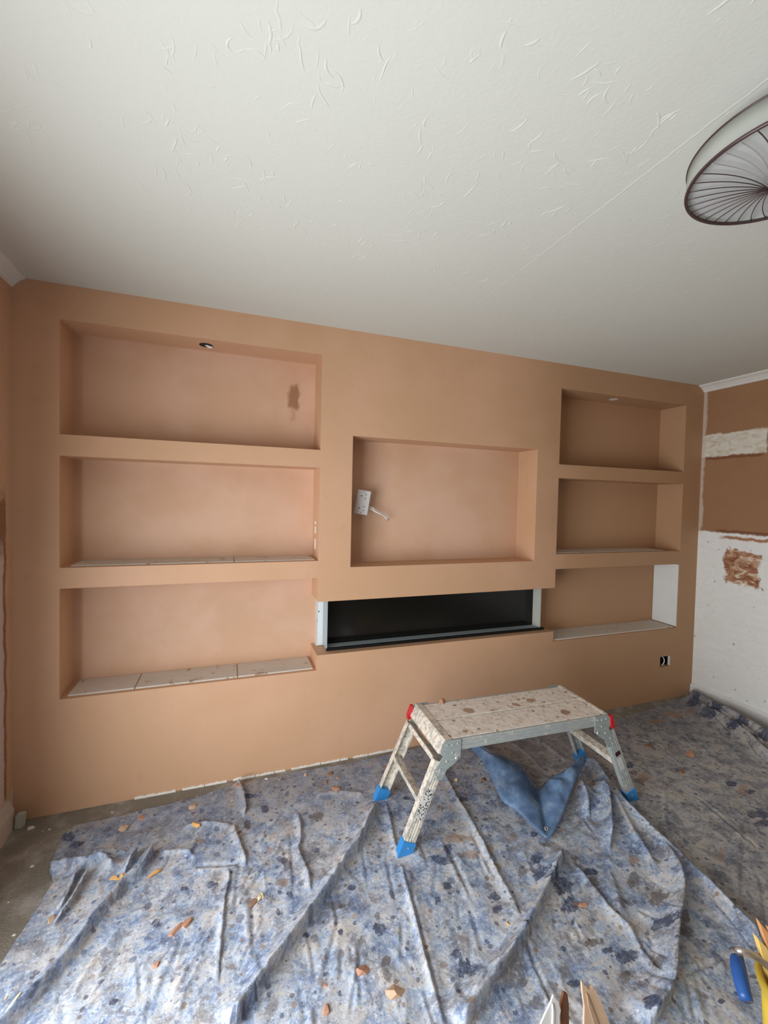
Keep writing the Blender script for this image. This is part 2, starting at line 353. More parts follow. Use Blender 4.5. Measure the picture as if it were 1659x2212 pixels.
# ------------------------------------------------------------------ the feature wall with its niches
ND = 0.205
NX0, NX1, CX0, CX1 = -0.724, 0.457, 0.457, 2.062
RX0, RX1 = 2.062, 3.235
SLZ0, SLZ1 = 0.612, 0.907
niches = [(NX0, NX1, 1.736, 2.246, ND), (NX0, NX1, 1.133, 1.640, ND), (0.637, 1.884, 1.093, 1.824, 0.19),
          (RX0, RX1, 1.736, 2.238, ND), (RX0, RX1, 1.134, 1.644, ND), (3.072, 3.180, 0.252, 0.332, 0.06)]
def feature_wall():
    # cells of the front face in x/z; depth of each cell (0 = front face)
    xs = {XL, XR}; zs = {0.0, HT}
    lows = [(NX0, NX1, 0.529, 1.038, ND), (CX0, CX1, SLZ0, SLZ1, ND), (RX0, RX1, 0.543, 1.033, ND)]
    allr = niches + lows
    for a, b, c, d, e in allr: xs |= {a, b}; zs |= {c, d}
    xs = sorted(xs); zs = sorted(zs); bm = bmesh.new(); cache = {}
    def V(x, y, z):
        k = (round(x, 5), round(y, 5), round(z, 5))
        if k not in cache: cache[k] = bm.verts.new(k)
        return cache[k]
    def dep(i, j):
        if i < 0 or j < 0 or i >= len(xs) - 1 or j >= len(zs) - 1: return None
        x = (xs[i] + xs[i + 1]) / 2; z = (zs[j] + zs[j + 1]) / 2
        for a, b, c, d, e in allr:
            if a < x < b and c < z < d: return e
        return 0.0
    for i in range(len(xs) - 1):
        for j in range(len(zs) - 1):
            d = dep(i, j); x0, x1, z0, z1 = xs[i], xs[i + 1], zs[j], zs[j + 1]
            bm.faces.new([V(x0, d, z0), V(x1, d, z0), V(x1, d, z1), V(x0, d, z1)])
            e = dep(i + 1, j)
            if e is not None and e != d: bm.faces.new([V(x1, d, z0), V(x1, e, z0), V(x1, e, z1), V(x1, d, z1)])
            e = dep(i, j + 1)
            if e is not None and e != d: bm.faces.new([V(x0, d, z1), V(x1, d, z1), V(x1, e, z1), V(x0, e, z1)])
    B = 0.35                                           # back and outer sides
    bb = [(XL, XR, 0), (XL, XR, HT)]
    bm.faces.new([bm.verts.new(p) for p in ((XL, B, 0), (XL, B, HT), (XR, B, HT), (XR, B, 0))])
    for z in (0, HT): bm.faces.new([bm.verts.new(p) for p in ((XL, 0, z), (XR, 0, z), (XR, B, z), (XL, B, z))])
    for x in (XL, XR): bm.faces.new([bm.verts.new(p) for p in ((x, 0, 0), (x, B, 0), (x, B, HT), (x, 0, HT))])
    bmesh.ops.dissolve_limit(bm, angle_limit=0.01, verts=bm.verts[:], edges=bm.edges[:])
    bmesh.ops.recalc_face_normals(bm, faces=bm.faces[:])
    me = from_bm(bm, recalc=False)
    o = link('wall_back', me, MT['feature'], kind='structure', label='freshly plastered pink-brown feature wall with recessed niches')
    bv = o.modifiers.new('b', 'BEVEL'); bv.width = 0.0025; bv.segments = 2; bv.limit_method = 'ANGLE'; bv.angle_limit = 0.6
    return o
WALL = feature_wall()

# bare boards lining the niches
def board(x0, x1, y0, y1, z, t=0.008, mat='board'):
    return link('plasterboard', box(x0, x1, y0, y1, z, z + t, 0.0015, 1), MT[mat], WALL)
for a, b in ((-0.700, -0.428), (-0.424, 0.044), (0.048, 0.440)): board(a, b, 0.022, ND - 0.002, 0.529)
for a, b in ((-0.690, 0.020), (0.024, 0.440)): board(a, b, 0.03, ND - 0.002, 1.133, 0.006)
for a, b in ((2.075, 2.60), (2.604, 3.215)): board(a, b, 0.012, ND - 0.002, 0.543)
board(2.085, 3.10, 0.03, ND - 0.002, 1.134, 0.005)
link('side_board', box(RX1 - 0.008, RX1 - 0.0005, 0.004, ND - 0.002, 0.552, 1.028, 0.0015, 1), MT['skirting'], WALL, label='bare white board lining the side of the niche')
# exposed corner bead on the right side of the middle left niche
for z0, z1 in ((1.185, 1.245), (1.275, 1.315), (1.325, 1.345)):
    link('corner_bead', box(NX1 - 0.003, NX1 - 0.0002, 0.09, 0.125, z0, z1, 0.0008, 1), MT['filler'], WALL)
# lumpy white plaster edge where the wall meets the carpet
random.seed(5)
x = -0.42
while x < 0.95:
    L = random.uniform(0.03, 0.11)
    bm = bmesh.new(); k = 5
    for i in range(k):
        a = x + L * i / k; h0, h1 = random.uniform(0.0, 0.007), random.uniform(0.0, 0.007)
        hexa(bm, [(a, -0.006, 0.0), (a + L / k, -0.006, 0.0), (a + L / k, 0.002, 0.0), (a, 0.002, 0.0), (a, -0.003, h0 + 0.004), (a + L / k, -0.003, h1 + 0.004), (a + L / k, 0.002, h1 + 0.006), (a, 0.002, h0 + 0.006)])
    link('plaster_edge', from_bm(bm), MT['filler'], WALL)
    x += L + random.choice((0.0, 0.004, 0.03))
# openings for spotlights in the niche ceilings, and the low socket opening
def disc(c, r, h, n=24):
    bm = bmesh.new(); tube(bm, [Vector(c), Vector(c) - Vector((0, 0, h))], r, n); return from_bm(bm)
link('light_cutout', disc((-0.126, 0.098, 2.2465), 0.033, 0.0012), MT['black'], WALL, label='dark round hole cut for a spotlight')
link('light_cutout', disc((2.609, 0.088, 2.2385), 0.030, 0.0015), MT['filler'], WALL, label='pale round spotlight cut-out')
t = link('cable_connector', tube_me([(-0.128, 0.10, 2.250), (-0.112, 0.098, 2.240), (-0.096, 0.095, 2.238)], 0.007, 8), MT['cable'], label='white cable end poking from the spotlight hole in the upper left niche', category='cable')
link('void', box(3.0725, 3.1795, 0.052, 0.0595, 0.2525, 0.3315), MT['black'], WALL)
link('void_lining', box(3.1775, 3.1797, 0.018, 0.0515, 0.2525, 0.3315), MT['black'], WALL)
link('void_side', box(3.1755, 3.1797, 0.003, 0.018, 0.256, 0.330), MT['filler'], WALL)
link('loose_cable', tube_me([tuple(p) for p in spline([(3.128, 0.045, 0.331), (3.134, 0.02, 0.31), (3.130, 0.012, 0.285), (3.120, 0.02, 0.2535)], 5)], 0.0035, 8), MT['cable'], label='thin white cable inside the low square wall opening', category='cable')

# ------------------------------------------------------------------ rest of the room shell
link('floor', box(XL - 0.1, XR + 0.1, YB - 0.1, 0.34, -0.12, 0.0), MT['carpet'], kind='structure', label='grey-brown dusty carpet floor')
CEIL = link('ceiling', box(XL - 0.1, XR + 0.1, YB - 0.1, 0.36, HT, HT + 0.12), MT['ceiling'], kind='structure', label='white textured ceiling with stippled strokes')
link('wall_right', box(XR, XR + 0.12, YB - 0.1, 0.36, 0, HT), MT['right'], kind='structure', label='right wall, bare brown plaster above and old white paint below')
link('wall_front', box(XL - 0.1, XR + 0.12, YB - 0.12, YB, 0, HT), MT['brownwall'], kind='structure', label='bare brown plaster wall behind the viewpoint')
bm = bmesh.new()
bx(bm, XL - 0.12, XL, WY1, 0.36, 0, HT); bx(bm, XL - 0.12, XL, YB - 0.1, WY0, 0, HT)
bx(bm, XL - 0.12, XL, WY0, WY1, 0, WZ0); bx(bm, XL - 0.12, XL, WY0, WY1, WZ1, HT)
link('wall_left', from_bm(bm), MT['left'], kind='structure', label='left wall with patchy plaster and a window')
win = empty('window_1', (XL - 0.06, (WY0 + WY1) / 2, WZ0), kind='structure', label='wide white framed window in the left wall')
def rel(me, o): me.transform(Matrix.Translation(-Vector(o.location))); return me
for a, b, c, d in ((WY0, WY1, WZ0, WZ0 + 0.04), (WY0, WY1, WZ1 - 0.04, WZ1), (WY0, WY0 + 0.04, WZ0 + 0.04, WZ1 - 0.04), (WY1 - 0.04, WY1, WZ0 + 0.04, WZ1 - 0.04), ((WY0 + WY1) / 2 - 0.02, (WY0 + WY1) / 2 + 0.02, WZ0 + 0.04, WZ1 - 0.04)):
    link('window_frame', rel(box(XL - 0.028, XL - 0.006, a, b, c, d, 0.004, 1), win), MT['white'], win)
for a, b in ((WY0 + 0.04, (WY0 + WY1) / 2 - 0.02), ((WY0 + WY1) / 2 + 0.02, WY1 - 0.04)):
    link('pane', rel(box(XL - 0.020, XL - 0.015, a, b, WZ0 + 0.04, WZ1 - 0.04), win), MT['pane'], win)
link('window_sill', rel(box(XL - 0.004, XL + 0.06, WY0 - 0.04, WY1 + 0.04, WZ0 - 0.03, WZ0, 0.005, 2), win), MT['white'], win)

def cornice(name, xw, sgn, lab):
    prof = [(0, HT), (0.063, HT), (0.060, HT - 0.008), (0.050, HT - 0.012), (0.036, HT - 0.02), (0.022, HT - 0.032), (0.012, HT - 0.042), (0.010, HT - 0.048), (0, HT - 0.050)]
    if sgn > 0: prof = [(px * 0.82, z + 0.004 if z < HT else z) for px, z in prof]
    poly = [Vector((xw + sgn * px, -0.001, z)) for px, z in prof]
    o = link(name, prism(poly, None, (0, YB + 0.002, 0)), MT['cornice'], kind='structure', label=lab)
cornice('trim_1', XR, -1, 'white moulded cornice along the right wall')
cornice('trim_2', XL, 1, 'white moulded cornice along the left wall')
prof = [(0, 0), (0.018, 0), (0.018, 0.072), (0.014, 0.082), (0.008, 0.090), (0, 0.094)]
link('baseboard_right', prism([Vector((XR - a, -0.001, z)) for a, z in prof], None, (0, YB + 0.002, 0)), MT['skirting'], kind='structure', label='white painted baseboard on the right wall')
prof = [(0, 0), (0.022, 0), (0.022, 0.085), (0.016, 0.10), (0.010, 0.118), (0, 0.125)]
link('baseboard_left', prism([Vector((XL + a, -0.045, z)) for a, z in prof], None, (0, YB + 0.05, 0)), MT['skirt_old'], kind='structure', label='stripped pinkish baseboard ending short of the left corner')
bm = bmesh.new(); bx(bm, -0.872, -0.838, -0.062, -0.036, 0.0, 0.066); bmesh.ops.bevel(bm, geom=bm.edges[:], offset=0.004, segments=2, affect='EDGES')
for v in bm.verts: v.co.x += 0.12 * v.co.z; v.co.y -= 0.05 * v.co.z
link('wood_block', from_bm(bm), MT['firepale'], label='small pale green painted block at the end of the left baseboard', category='block')

# raised strokes and joint line on the ceiling
def ceiling_strokes():
    rnd = random.Random(11); V = []; F = []
    def stroke(pts, wd, h):
        n0 = len(V); m = len(pts)
        for i, p in enumerate(pts):
            a = pts[max(i - 1, 0)]; b = pts[min(i + 1, m - 1)]; t = np.array(b) - np.array(a); t /= (np.linalg.norm(t) + 1e-9); nn = np.array([-t[1], t[0]])
            k = math.sin(math.pi * (i + 0.35) / (m - 0.3)) ** 0.5 if m > 1 else 1
            for s, zz in ((-1, 0), (-0.35, 0.9), (0.35, 0.9), (1, 0)):
                q = np.array(p) + nn * s * wd * (0.45 + 0.55 * k); V.append((q[0], q[1], HT + 0.0003 - zz * h * k))
        for i in range(m - 1):
            for s in range(3): F.append((n0 + 4 * i + s, n0 + 4 * i + s + 1, n0 + 4 * i + 4 + s + 1, n0 + 4 * i + 4 + s))
    def one(x, y, big):
        L = rnd.uniform(0.012, 0.05) * (1.35 if big else 0.9); a = rnd.choice((rnd.gauss(1.45, 0.35), rnd.uniform(0, 6.28))); k = rnd.gauss(0, 22); pts = [(x, y)]
        n = 6
        for i in range(n): x += math.cos(a) * L / n; y += math.sin(a) * L / n; a += k * L / n + rnd.gauss(0, 0.12); pts.append((x, y))
        stroke(pts, rnd.uniform(0.0018, 0.0036) * (1.3 if big else 1), rnd.uniform(0.0007, 0.0014) * (1.25 if big else 0.8))
    for c in range(470):
        x, y = rnd.uniform(-0.85, 1.9), rnd.uniform(-2.1, -0.12)
        big = (y < -0.75 and x < 1.0 and rnd.random() < 0.8)
        for k in range(rnd.randint(1, 5) if big else rnd.randint(1, 3)): one(x + rnd.gauss(0, 0.028), y + rnd.gauss(0, 0.028), big)
    for c in range(800): one(rnd.uniform(-0.85, 3.3), rnd.uniform(-2.2, -0.05), False)
    for k in range(7): one(0.834 + rnd.gauss(0, 0.012), -1.333 + rnd.gauss(0, 0.010), True)
    o = link('stroke_relief', mesh(V, F, True), MT['ceiling'], CEIL); o['kind'] = 'stuff'
    V.clear(); F.clear()
    pts = [(1.081 + rnd.gauss(0, 0.0012), -2.6 + i * 0.02) for i in range(110)]
    n0 = 0
    for i, p in enumerate(pts):
        k = 1.0 if p[1] < -1.0 else max(0.15, 1 - (p[1] + 1.0) / 0.9)
        for s, zz in ((-0.004, 0), (-0.0013, 1), (0.0013, 1), (0.004, 0)): V.append((p[0] + s, p[1], HT + 0.0003 - zz * 0.0012 * k))
    for i in range(len(pts) - 1):
        for s in range(3): F.append((4 * i + s, 4 * i + s + 1, 4 * i + 5 + s, 4 * i + 4 + s))
    link('joint_ridge', mesh(V, F, True), MT['ceiling'], CEIL)
ceiling_strokes()

# ------------------------------------------------------------------ electric fire in the slot
FY0, FY1 = 0.052, 0.140
fire = empty('electric_fire', (1.26, 0.1, SLZ0), label='long black glass electric fire set in the slot under the screen niche', category='fireplace')
def fp(name, me, mat, **k): return link(name, rel(me, fire), MT[mat], fire, **k)
FX0, FX1 = 0.520, 2.003
fp('back_glass', box(FX0, FX1, FY1, FY1 + 0.012, SLZ0 + 0.002, SLZ1 + 0.05 - 0.052), 'fireglass', label='black glass panel with dusty scratches')
fp('side_pane', box(FX0, FX0 + 0.004, FY0, FY1, SLZ0 + 0.004, SLZ1 - 0.003), 'firegrey', label='grey side frame')
fp('side_lining', box(FX1 - 0.004, FX1 + 0.002, FY0 + 0.012, FY1, SLZ0 + 0.010, SLZ1 - 0.014), 'firepale', label='pale lining at the right end')
fp('bottom_tray', box(FX0 + 0.004, FX1 - 0.004, FY0 + 0.030, FY1 - 0.004, SLZ0 + 0.002, SLZ0 + 0.012), 'firegrey', label='pale blue-grey metal tray strip')
fp('front_lip', box(FX0, FX1 + 0.02, FY0 - 0.006, FY0 + 0.012, SLZ0 + 0.001, SLZ0 + 0.016, 0.002, 1), 'black', label='black front lip')
fp('top_rail', box(FX0, FX1 + 0.01, FY0 + 0.02, FY1, SLZ1 - 0.013, SLZ1 - 0.002), 'black')
fp('mounting_flange', box(0.4875, FX0, 0.148, 0.153, SLZ0 + 0.003, SLZ1 - 0.002), 'firewhite', label='white metal fixing flange')
fp('flange_screw', from_bm((lambda b: (tube(b, [(0.492, 0.1482, 0.815), (0.492, 0.1465, 0.815)], 0.0035, 10), b)[1])(bmesh.new())), 'black')
for k in range(7):
    fp('vent_slot', box(1.868 + k * 0.019, 1.868 + k * 0.019 + 0.014, FY0 + 0.017, FY0 + 0.0198, SLZ1 - 0.0115, SLZ1 - 0.004), 'platew')
link('board_return', box(0.4795, 0.4875, 0.148, ND - 0.001, SLZ0 + 0.001, SLZ1 - 0.001), MT['board'], WALL, label='grey cut edge of plasterboard beside the fire')

# ------------------------------------------------------------------ loose double socket
pc = wl(783, 1085, 0.10)
sock = empty('double_socket', pc, label='white double power socket hanging loose at the left of the screen niche', category='socket')
R_ = Matrix.Rotation(math.radians(9), 4, 'Y') @ Matrix.Rotation(math.radians(-12), 4, 'Z')
def sp(name, me, mat, **k): me.transform(R_); return link(name, me, MT[mat], sock, **k)
sp('face_plate', box(-0.040, 0.040, -0.006, 0.004, -0.071, 0.071, 0.003, 2), 'platew')
sp('back_box', box(-0.030, 0.030, 0.004, 0.028, -0.062, 0.062, 0.003, 1), 'ferrule')
for zc in (0.036, -0.036):
    for dx, dz, wx, hz in ((-0.012, 0.0, 0.0040, 0.0028), (0.012, 0.011, 0.0020, 0.0035), (0.012, -0.011, 0.0020, 0.0035)):
        sp('pin_slot', box(dx - wx, dx + wx, -0.0066, -0.0055, zc + dz - hz, zc + dz + hz), 'black')
for zc in (0.060, -0.060):
    bm = bmesh.new(); tube(bm, [(0, -0.0058, zc), (0, -0.0068, zc)], 0.003, 10); sp('screw', from_bm(bm), 'ferrule')
def cab(pts, lab):
    P = [wl(a, b, y) for a, b, y in pts]
    c = empty('mains_cable', P[0], label=lab, category='cable', group='cables from the loose socket')
    Q = [Vector(q) - P[0] for q in spline(P, 6)]
    link('sheath', tube_me(Q, 0.0034, 8), MT['cable'], c)
    d = (Q[-1] - Q[-2]).normalized(); link('bare_end', tube_me([Q[-1], Q[-1] + d * 0.008], 0.0026, 8), MT['copper'], c)
cab([(786, 1097, 0.13), (802, 1095.5, 0.125), (812, 1103, 0.12), (822, 1108, 0.12), (832, 1113, 0.13), (839, 1120, 0.14)], 'upper of two white cables behind the loose double socket')
cab([(786, 1100, 0.125), (801, 1099.5, 0.118), (810, 1105, 0.112), (820, 1109.5, 0.112), (829, 1114, 0.122), (836, 1122, 0.132)], 'lower of two white cables behind the loose double socket')

# ------------------------------------------------------------------ ceiling lamp
LC = Vector((1.237, -1.650, 0)); LR, LZ0, LZ1 = 0.200, 2.278, 2.336
lamp = empty('ceiling_lamp', (LC.x, LC.y, HT), label='grey voile drum ceiling lamp with swirling dark wires', category='lamp')
def lp(name, me, mat, **k): return link(name, rel(me, lamp), MT[mat] if isinstance(mat, str) else mat, lamp, **k)
def ring(r, z, rt, n=72):
    bm = bmesh.new(); k = 8; rings = []
    for i in range(n):
        a = 2 * math.pi * i / n; c = Vector((LC.x + math.cos(a) * r, LC.y + math.sin(a) * r, z)); e = Vector((math.cos(a), math.sin(a), 0))
        rings.append([bm.verts.new(c + e * rt * math.cos(2 * math.pi * j / k) + Vector((0, 0, rt * math.sin(2 * math.pi * j / k)))) for j in range(k)])
    for i in range(n):
        for j in range(k): bm.faces.new([rings[i][j], rings[i][(j + 1) % k], rings[(i + 1) % n][(j + 1) % k], rings[(i + 1) % n][j]])
    return from_bm(bm, True)
def drum(r, z0, z1, th, n=72):
    bm = bmesh.new(); L = []
    for i in range(n):
        a = 2 * math.pi * i / n; c, s = math.cos(a), math.sin(a)
        L.append([bm.verts.new((LC.x + c * rr, LC.y + s * rr, z)) for rr, z in ((r, z0), (r, z1), (r - th, z1), (r - th, z0))])
    for i in range(n):
        for j in range(4): bm.faces.new([L[i][j], L[(i + 1) % n][j], L[(i + 1) % n][(j + 1) % 4], L[i][(j + 1) % 4]])
    return from_bm(bm, True)
lp('shade', drum(LR, LZ0, LZ1, 0.0015), 'shade', label='translucent grey voile drum')
lp('lower_ring', ring(LR, LZ0, 0.0042), 'ringd'); lp('upper_ring', ring(LR, LZ1, 0.0024), 'ringd')
bm = bmesh.new(); bmesh.ops.create_circle(bm, cap_ends=True, segments=64, radius=LR - 0.004)
for v in bm.verts: v.co += Vector((LC.x, LC.y, LZ0 + 0.012))
lp('diffuser', from_bm(bm), 'diffuser', label='pale grey inner diffuser')
hub = fl(1663, 410, LZ0)
for k in range(38):
    a = 2 * math.pi * (k + 0.3) / 38; s = Vector((LC.x + math.cos(a) * (LR - 0.003), LC.y + math.sin(a) * (LR - 0.003), LZ0 + 0.001)); v = hub - s
    c = s + v * 0.5 + Vector((v.y, -v.x, 0)) * 0.15
    pts = [s * (1 - t) ** 2 + c * 2 * t * (1 - t) + hub * t * t for t in [i / 10 for i in range(11)]]
    br = k in (17, 18, 19)
    lp('wire', tube_me(pts, 0.0012, 6), 'chrome' if br else 'ringd')
bm = bmesh.new(); bmesh.ops.create_uvsphere(bm, u_segments=12, v_segments=8, radius=0.006)
for v in bm.verts: v.co += hub
lp('hub', from_bm(bm, True), 'ringd')
bm = bmesh.new(); tube(bm, [(LC.x, LC.y, HT), (LC.x, LC.y, HT - 0.02)], 0.06, 32); tube(bm, [(LC.x, LC.y, HT - 0.02), (LC.x, LC.y, LZ0 + 0.02)], 0.012, 12)
lp('ceiling_mount', from_bm(bm), 'platew')
for a in (0.4, 2.5, 4.6):
    bm = bmesh.new(); tube(bm, [(LC.x, LC.y, LZ1), (LC.x + math.cos(a) * LR, LC.y + math.sin(a) * LR, LZ1)], 0.002, 6); lp('spider_arm', from_bm(bm), 'ringd')

# ------------------------------------------------------------------ dust sheets
GS = 0.0052
gx = np.arange(XL + 0.01, XR - 0.02, GS); gy = np.arange(-2.15, -0.012, GS)
GX, GY = np.meshgrid(gx, gy)                          # [iy, ix]
def pix(pts, z=0.0): return np.array([list(fl(a, b, z))[:2] for a, b in pts])
def dist_poly(P, rng):
    """signed distance (positive to image right for lines drawn top to bottom) and position along a polyline"""
    x0, y0 = P.min(0) - rng; x1, y1 = P.max(0) + rng
    ix = np.where((gx >= x0) & (gx <= x1))[0]; iy = np.where((gy >= y0) & (gy <= y1))[0]
    if len(ix) == 0 or len(iy) == 0: return None
    sl = (slice(iy[0], iy[-1] + 1), slice(ix[0], ix[-1] + 1)); X, Y = GX[sl], GY[sl]
    best = np.full(X.shape, 1e9); sg = np.zeros(X.shape); tt = np.zeros(X.shape); nx = np.zeros(X.shape); ny = np.zeros(X.shape)
    seg = np.linalg.norm(np.diff(P, axis=0), axis=1); cum = np.r_[0, np.cumsum(seg)]; T = cum[-1]
    for i in range(len(P) - 1):
        a = P[i]; v = P[i + 1] - a; L2 = v @ v + 1e-12
        u = np.clip(((X - a[0]) * v[0] + (Y - a[1]) * v[1]) / L2, 0, 1)
        dx, dy = X - a[0] - u * v[0], Y - a[1] - u * v[1]; d = np.hypot(dx, dy); m = d < best
        best = np.where(m, d, best); sg = np.where(m, np.sign(-v[1] * (X - a[0]) + v[0] * (Y - a[1])), sg); tt = np.where(m, (cum[i] + u * seg[i]) / T, tt); vl = math.sqrt(L2); nx = np.where(m, -v[1] / vl, nx); ny = np.where(m, v[0] / vl, ny)
    return sl, best * np.where(sg == 0, 1, sg), tt, nx, ny
DXA = np.zeros(GX.shape); DYA = np.zeros(GX.shape)
def fold(Hm, pts, kind, h, wl_=0.05, wr=0.012, t0=0.12, t1=0.12, z=0.0, p=2.6, lean=0.62):
    P = spline(pix(pts, z), 5); r = dist_poly(P, max(wl_, wr) * 1.3 + 0.02)
    if r is None: return
    sl, d, t, nx, ny = r
    e = np.clip(np.minimum(t / max(t0, 1e-3), (1 - t) / max(t1, 1e-3)), 0, 1); e = e * e * (3 - 2 * e)
    if kind == 'step':                                # rises slowly from the left, drops steeply to the right
        a = np.clip(1 + d / wl_, 0, 1); b = np.clip(1 - d / wr, 0, 1)
        f = np.where(d < 0, a ** p, b * b * (3 - 2 * b))
    elif kind == 'ridge':
        f = np.exp(-np.sqrt((d / np.where(d < 0, wl_, wr)) ** 2 + 0.04) * 1.35)
    else:                                             # crease: narrow valley beside a small ridge
        f = -np.exp(-(d / wr) ** 2) + 0.8 * np.exp(-((d + 1.6 * wr) / (1.6 * wr)) ** 2) + 0.4 * np.exp(-((d - 2.2 * wr) / (2 * wr)) ** 2)
    Hm[sl] += h * e * f
    if kind == 'step' and h > 0.009:                  # the crest leans over the hollow beside it
        k = lean * h * e * f; DXA[sl] += nx * k; DYA[sl] += ny * k
def bumpy(Hm, amp, scale, seed):
    rng = np.random.RandomState(seed); acc = np.zeros(Hm.shape)
    for k in range(26):
        a = rng.uniform(0, 6.28); f = scale * rng.uniform(0.5, 1.6); acc += np.sin((GX * math.cos(a) + GY * math.sin(a)) * f + rng.uniform(0, 6.28) + 1.3 * np.sin((GX * math.sin(a) - GY * math.cos(a)) * f * 0.6 + rng.uniform(0, 6)))
    Hm += amp * acc / 5

HB = np.zeros(GX.shape); HA = np.zeros(GX.shape)
bumpy(HB, 0.0008, 22, 1); bumpy(HB, 0.0006, 60, 2); bumpy(HA, 0.0016, 16, 3); bumpy(HA, 0.0008, 55, 4)
# right sheet
for pts in ([(1441, 1690), (1443, 1755), (1449, 1845)], [(1579, 1590), (1579, 1640), (1580, 1685)], [(1607, 1770), (1604, 1877), (1598, 1990)], [(1641, 1895), (1648, 1940), (1656, 2010)],
            [(1500, 1720), (1560, 1770), (1640, 1840)], [(1340, 1575), (1400, 1600), (1470, 1650)]):
    fold(HB, pts, 'crease', 0.006, 0.02, 0.008)
fold(HB, [(1441, 1690), (1443, 1755), (1449, 1845)], 'ridge', 0.010, 0.03, 0.03)
for pts, h in (([(1482, 1503), (1530, 1535), (1580, 1562), (1640, 1596), (1720, 1650)], 0.105), ([(1500, 1525), (1545, 1555), (1600, 1590), (1659, 1640), (1740, 1700)], 0.065), ([(1545, 1548), (1590, 1575), (1650, 1618)], 0.05)):
    fold(HB, pts, 'ridge', h, 0.028, 0.026, 0.10, 0.05)
for pts in ([(1520, 1540), (1550, 1562), (1580, 1590)], [(1580, 1565), (1610, 1600), (1640, 1640)]): fold(HB, pts, 'crease', 0.010, 0.02, 0.008)
for pts in ([(1010, 1612), (1050, 1640), (1100, 1690)], [(1090, 1600), (1130, 1625), (1170, 1665)], [(1150, 1590), (1190, 1620), (1225, 1650)]): fold(HB, pts, 'ridge', 0.012, 0.02, 0.02)
# left sheet: long pulled folds
fold(HA, [(818, 1733), (790, 1790), (772, 1832), (750, 1862), (700, 1937), (640, 2022), (600, 2077), (560, 2132), (490, 2230)], 'step', 0.048, 0.085, 0.026, 0.12, 0.02, lean=0.30)
fold(HA, [(700, 1775), (680, 1800), (665, 1830)], 'crease', 0.004, 0.02, 0.006)
fold(HA, [(829, 1735), (840, 1780), (850, 1830), (862, 1862)], 'step', 0.012, 0.03, 0.008, 0.1, 0.1)
fold(HA, [(865, 1870), (880, 1930), (895, 1990), (915, 2070), (938, 2150), (958, 2230)], 'ridge', 0.012, 0.010, 0.008, 0.05, 0.02)
fold(HA, [(870, 1880), (890, 1950), (912, 2030), (930, 2100), (950, 2180)], 'crease', 0.006, 0.02, 0.006)
fold(HA, [(946, 1655), (985, 1730), (1010, 1770), (1040, 1830), (1070, 1890), (1100, 1945), (1125, 2005)], 'step', 0.012, 0.04, 0.007, 0.08, 0.08)
fold(HA, [(1125, 2005), (1150, 2080), (1190, 2170), (1205, 2225)], 'crease', 0.006, 0.02, 0.006)
fold(HA, [(1218, 1835), (1200, 1880), (1180, 1922), (1150, 1985), (1110, 2060), (1068, 2120), (1038, 2160), (985, 2235)], 'step', 0.046, 0.08, 0.026, 0.12, 0.03, lean=0.30)
fold(HA, [(1110, 2060), (1085, 2085), (1050, 2110), (1010, 2175)], 'step', 0.012, 0.04, 0.010)
fold(HA, [(660, 1790), (640, 1815), (626, 1835)], 'crease', 0.004, 0.02, 0.006)
# right-hand gathers of the left sheet
fold(HA, [(1269, 1641), (1291, 1666), (1330, 1724), (1355, 1755), (1391, 1788), (1421, 1818), (1460, 1854), (1504, 1901), (1546, 1940), (1598, 1993), (1650, 2044)], 'step', 0.030, 0.11, 0.016, 0.05, 0.03, lean=0.0)
fold(HA, [(1412, 1812), (1430, 1836), (1447, 1868), (1460, 1925), (1461, 1965), (1452, 2000), (1446, 2066), (1441, 2126), (1428, 2168), (1385, 2225)], 'step', 0.052, 0.10, 0.022, 0.30, 0.05, lean=0.45)
fold(HA, [(1280, 1705), (1302, 1733), (1308, 1766), (1311, 1810), (1313, 1850)], 'step', 0.052, 0.05, 0.018, 0.15, 0.25, lean=0.4)
fold(HA, [(1236, 1695), (1255, 1733), (1275, 1780)], 'step', 0.030, 0.045, 0.012, 0.1, 0.35)
fold(HA, [(1268, 1692), (1305, 1713), (1333, 1752), (1366, 1805), (1405, 1866), (1425, 1920)], 'ridge', 0.030, 0.022, 0.020, 0.12, 0.3)
fold(HA, [(1294, 1849), (1325, 1885), (1349, 1918), (1366, 1968), (1380, 2037)], 'ridge', -0.016, 0.03, 0.022, 0.2, 0.3)
fold(HA, [(1233, 1866), (1264, 1907), (1294, 1946), (1319, 1979), (1355, 2012), (1377, 2054), (1399, 2098), (1430, 2140)], 'step', 0.012, 0.04, 0.008)
fold(HA, [(1310, 1850), (1330, 1930), (1345, 1990)], 'ridge', 0.012, 0.02, 0.02)
fold(HA, [(1270, 1690), (1265, 1730), (1262, 1775)], 'ridge', 0.06, 0.09, 0.09, 0.5, 0.6)
fold(HA, [(1482, 2115), (1530, 2094), (1580, 2071)], 'crease', 0.005, 0.02, 0.006)
fold(HA, [(1478, 2115), (1490, 2160), (1500, 2210)], 'crease', 0.005, 0.02, 0.006)
fold(HA, [(1036, 1616), (1056, 1640), (1070, 1690)], 'ridge', 0.055, 0.03, 0.03, 0.2, 0.5)
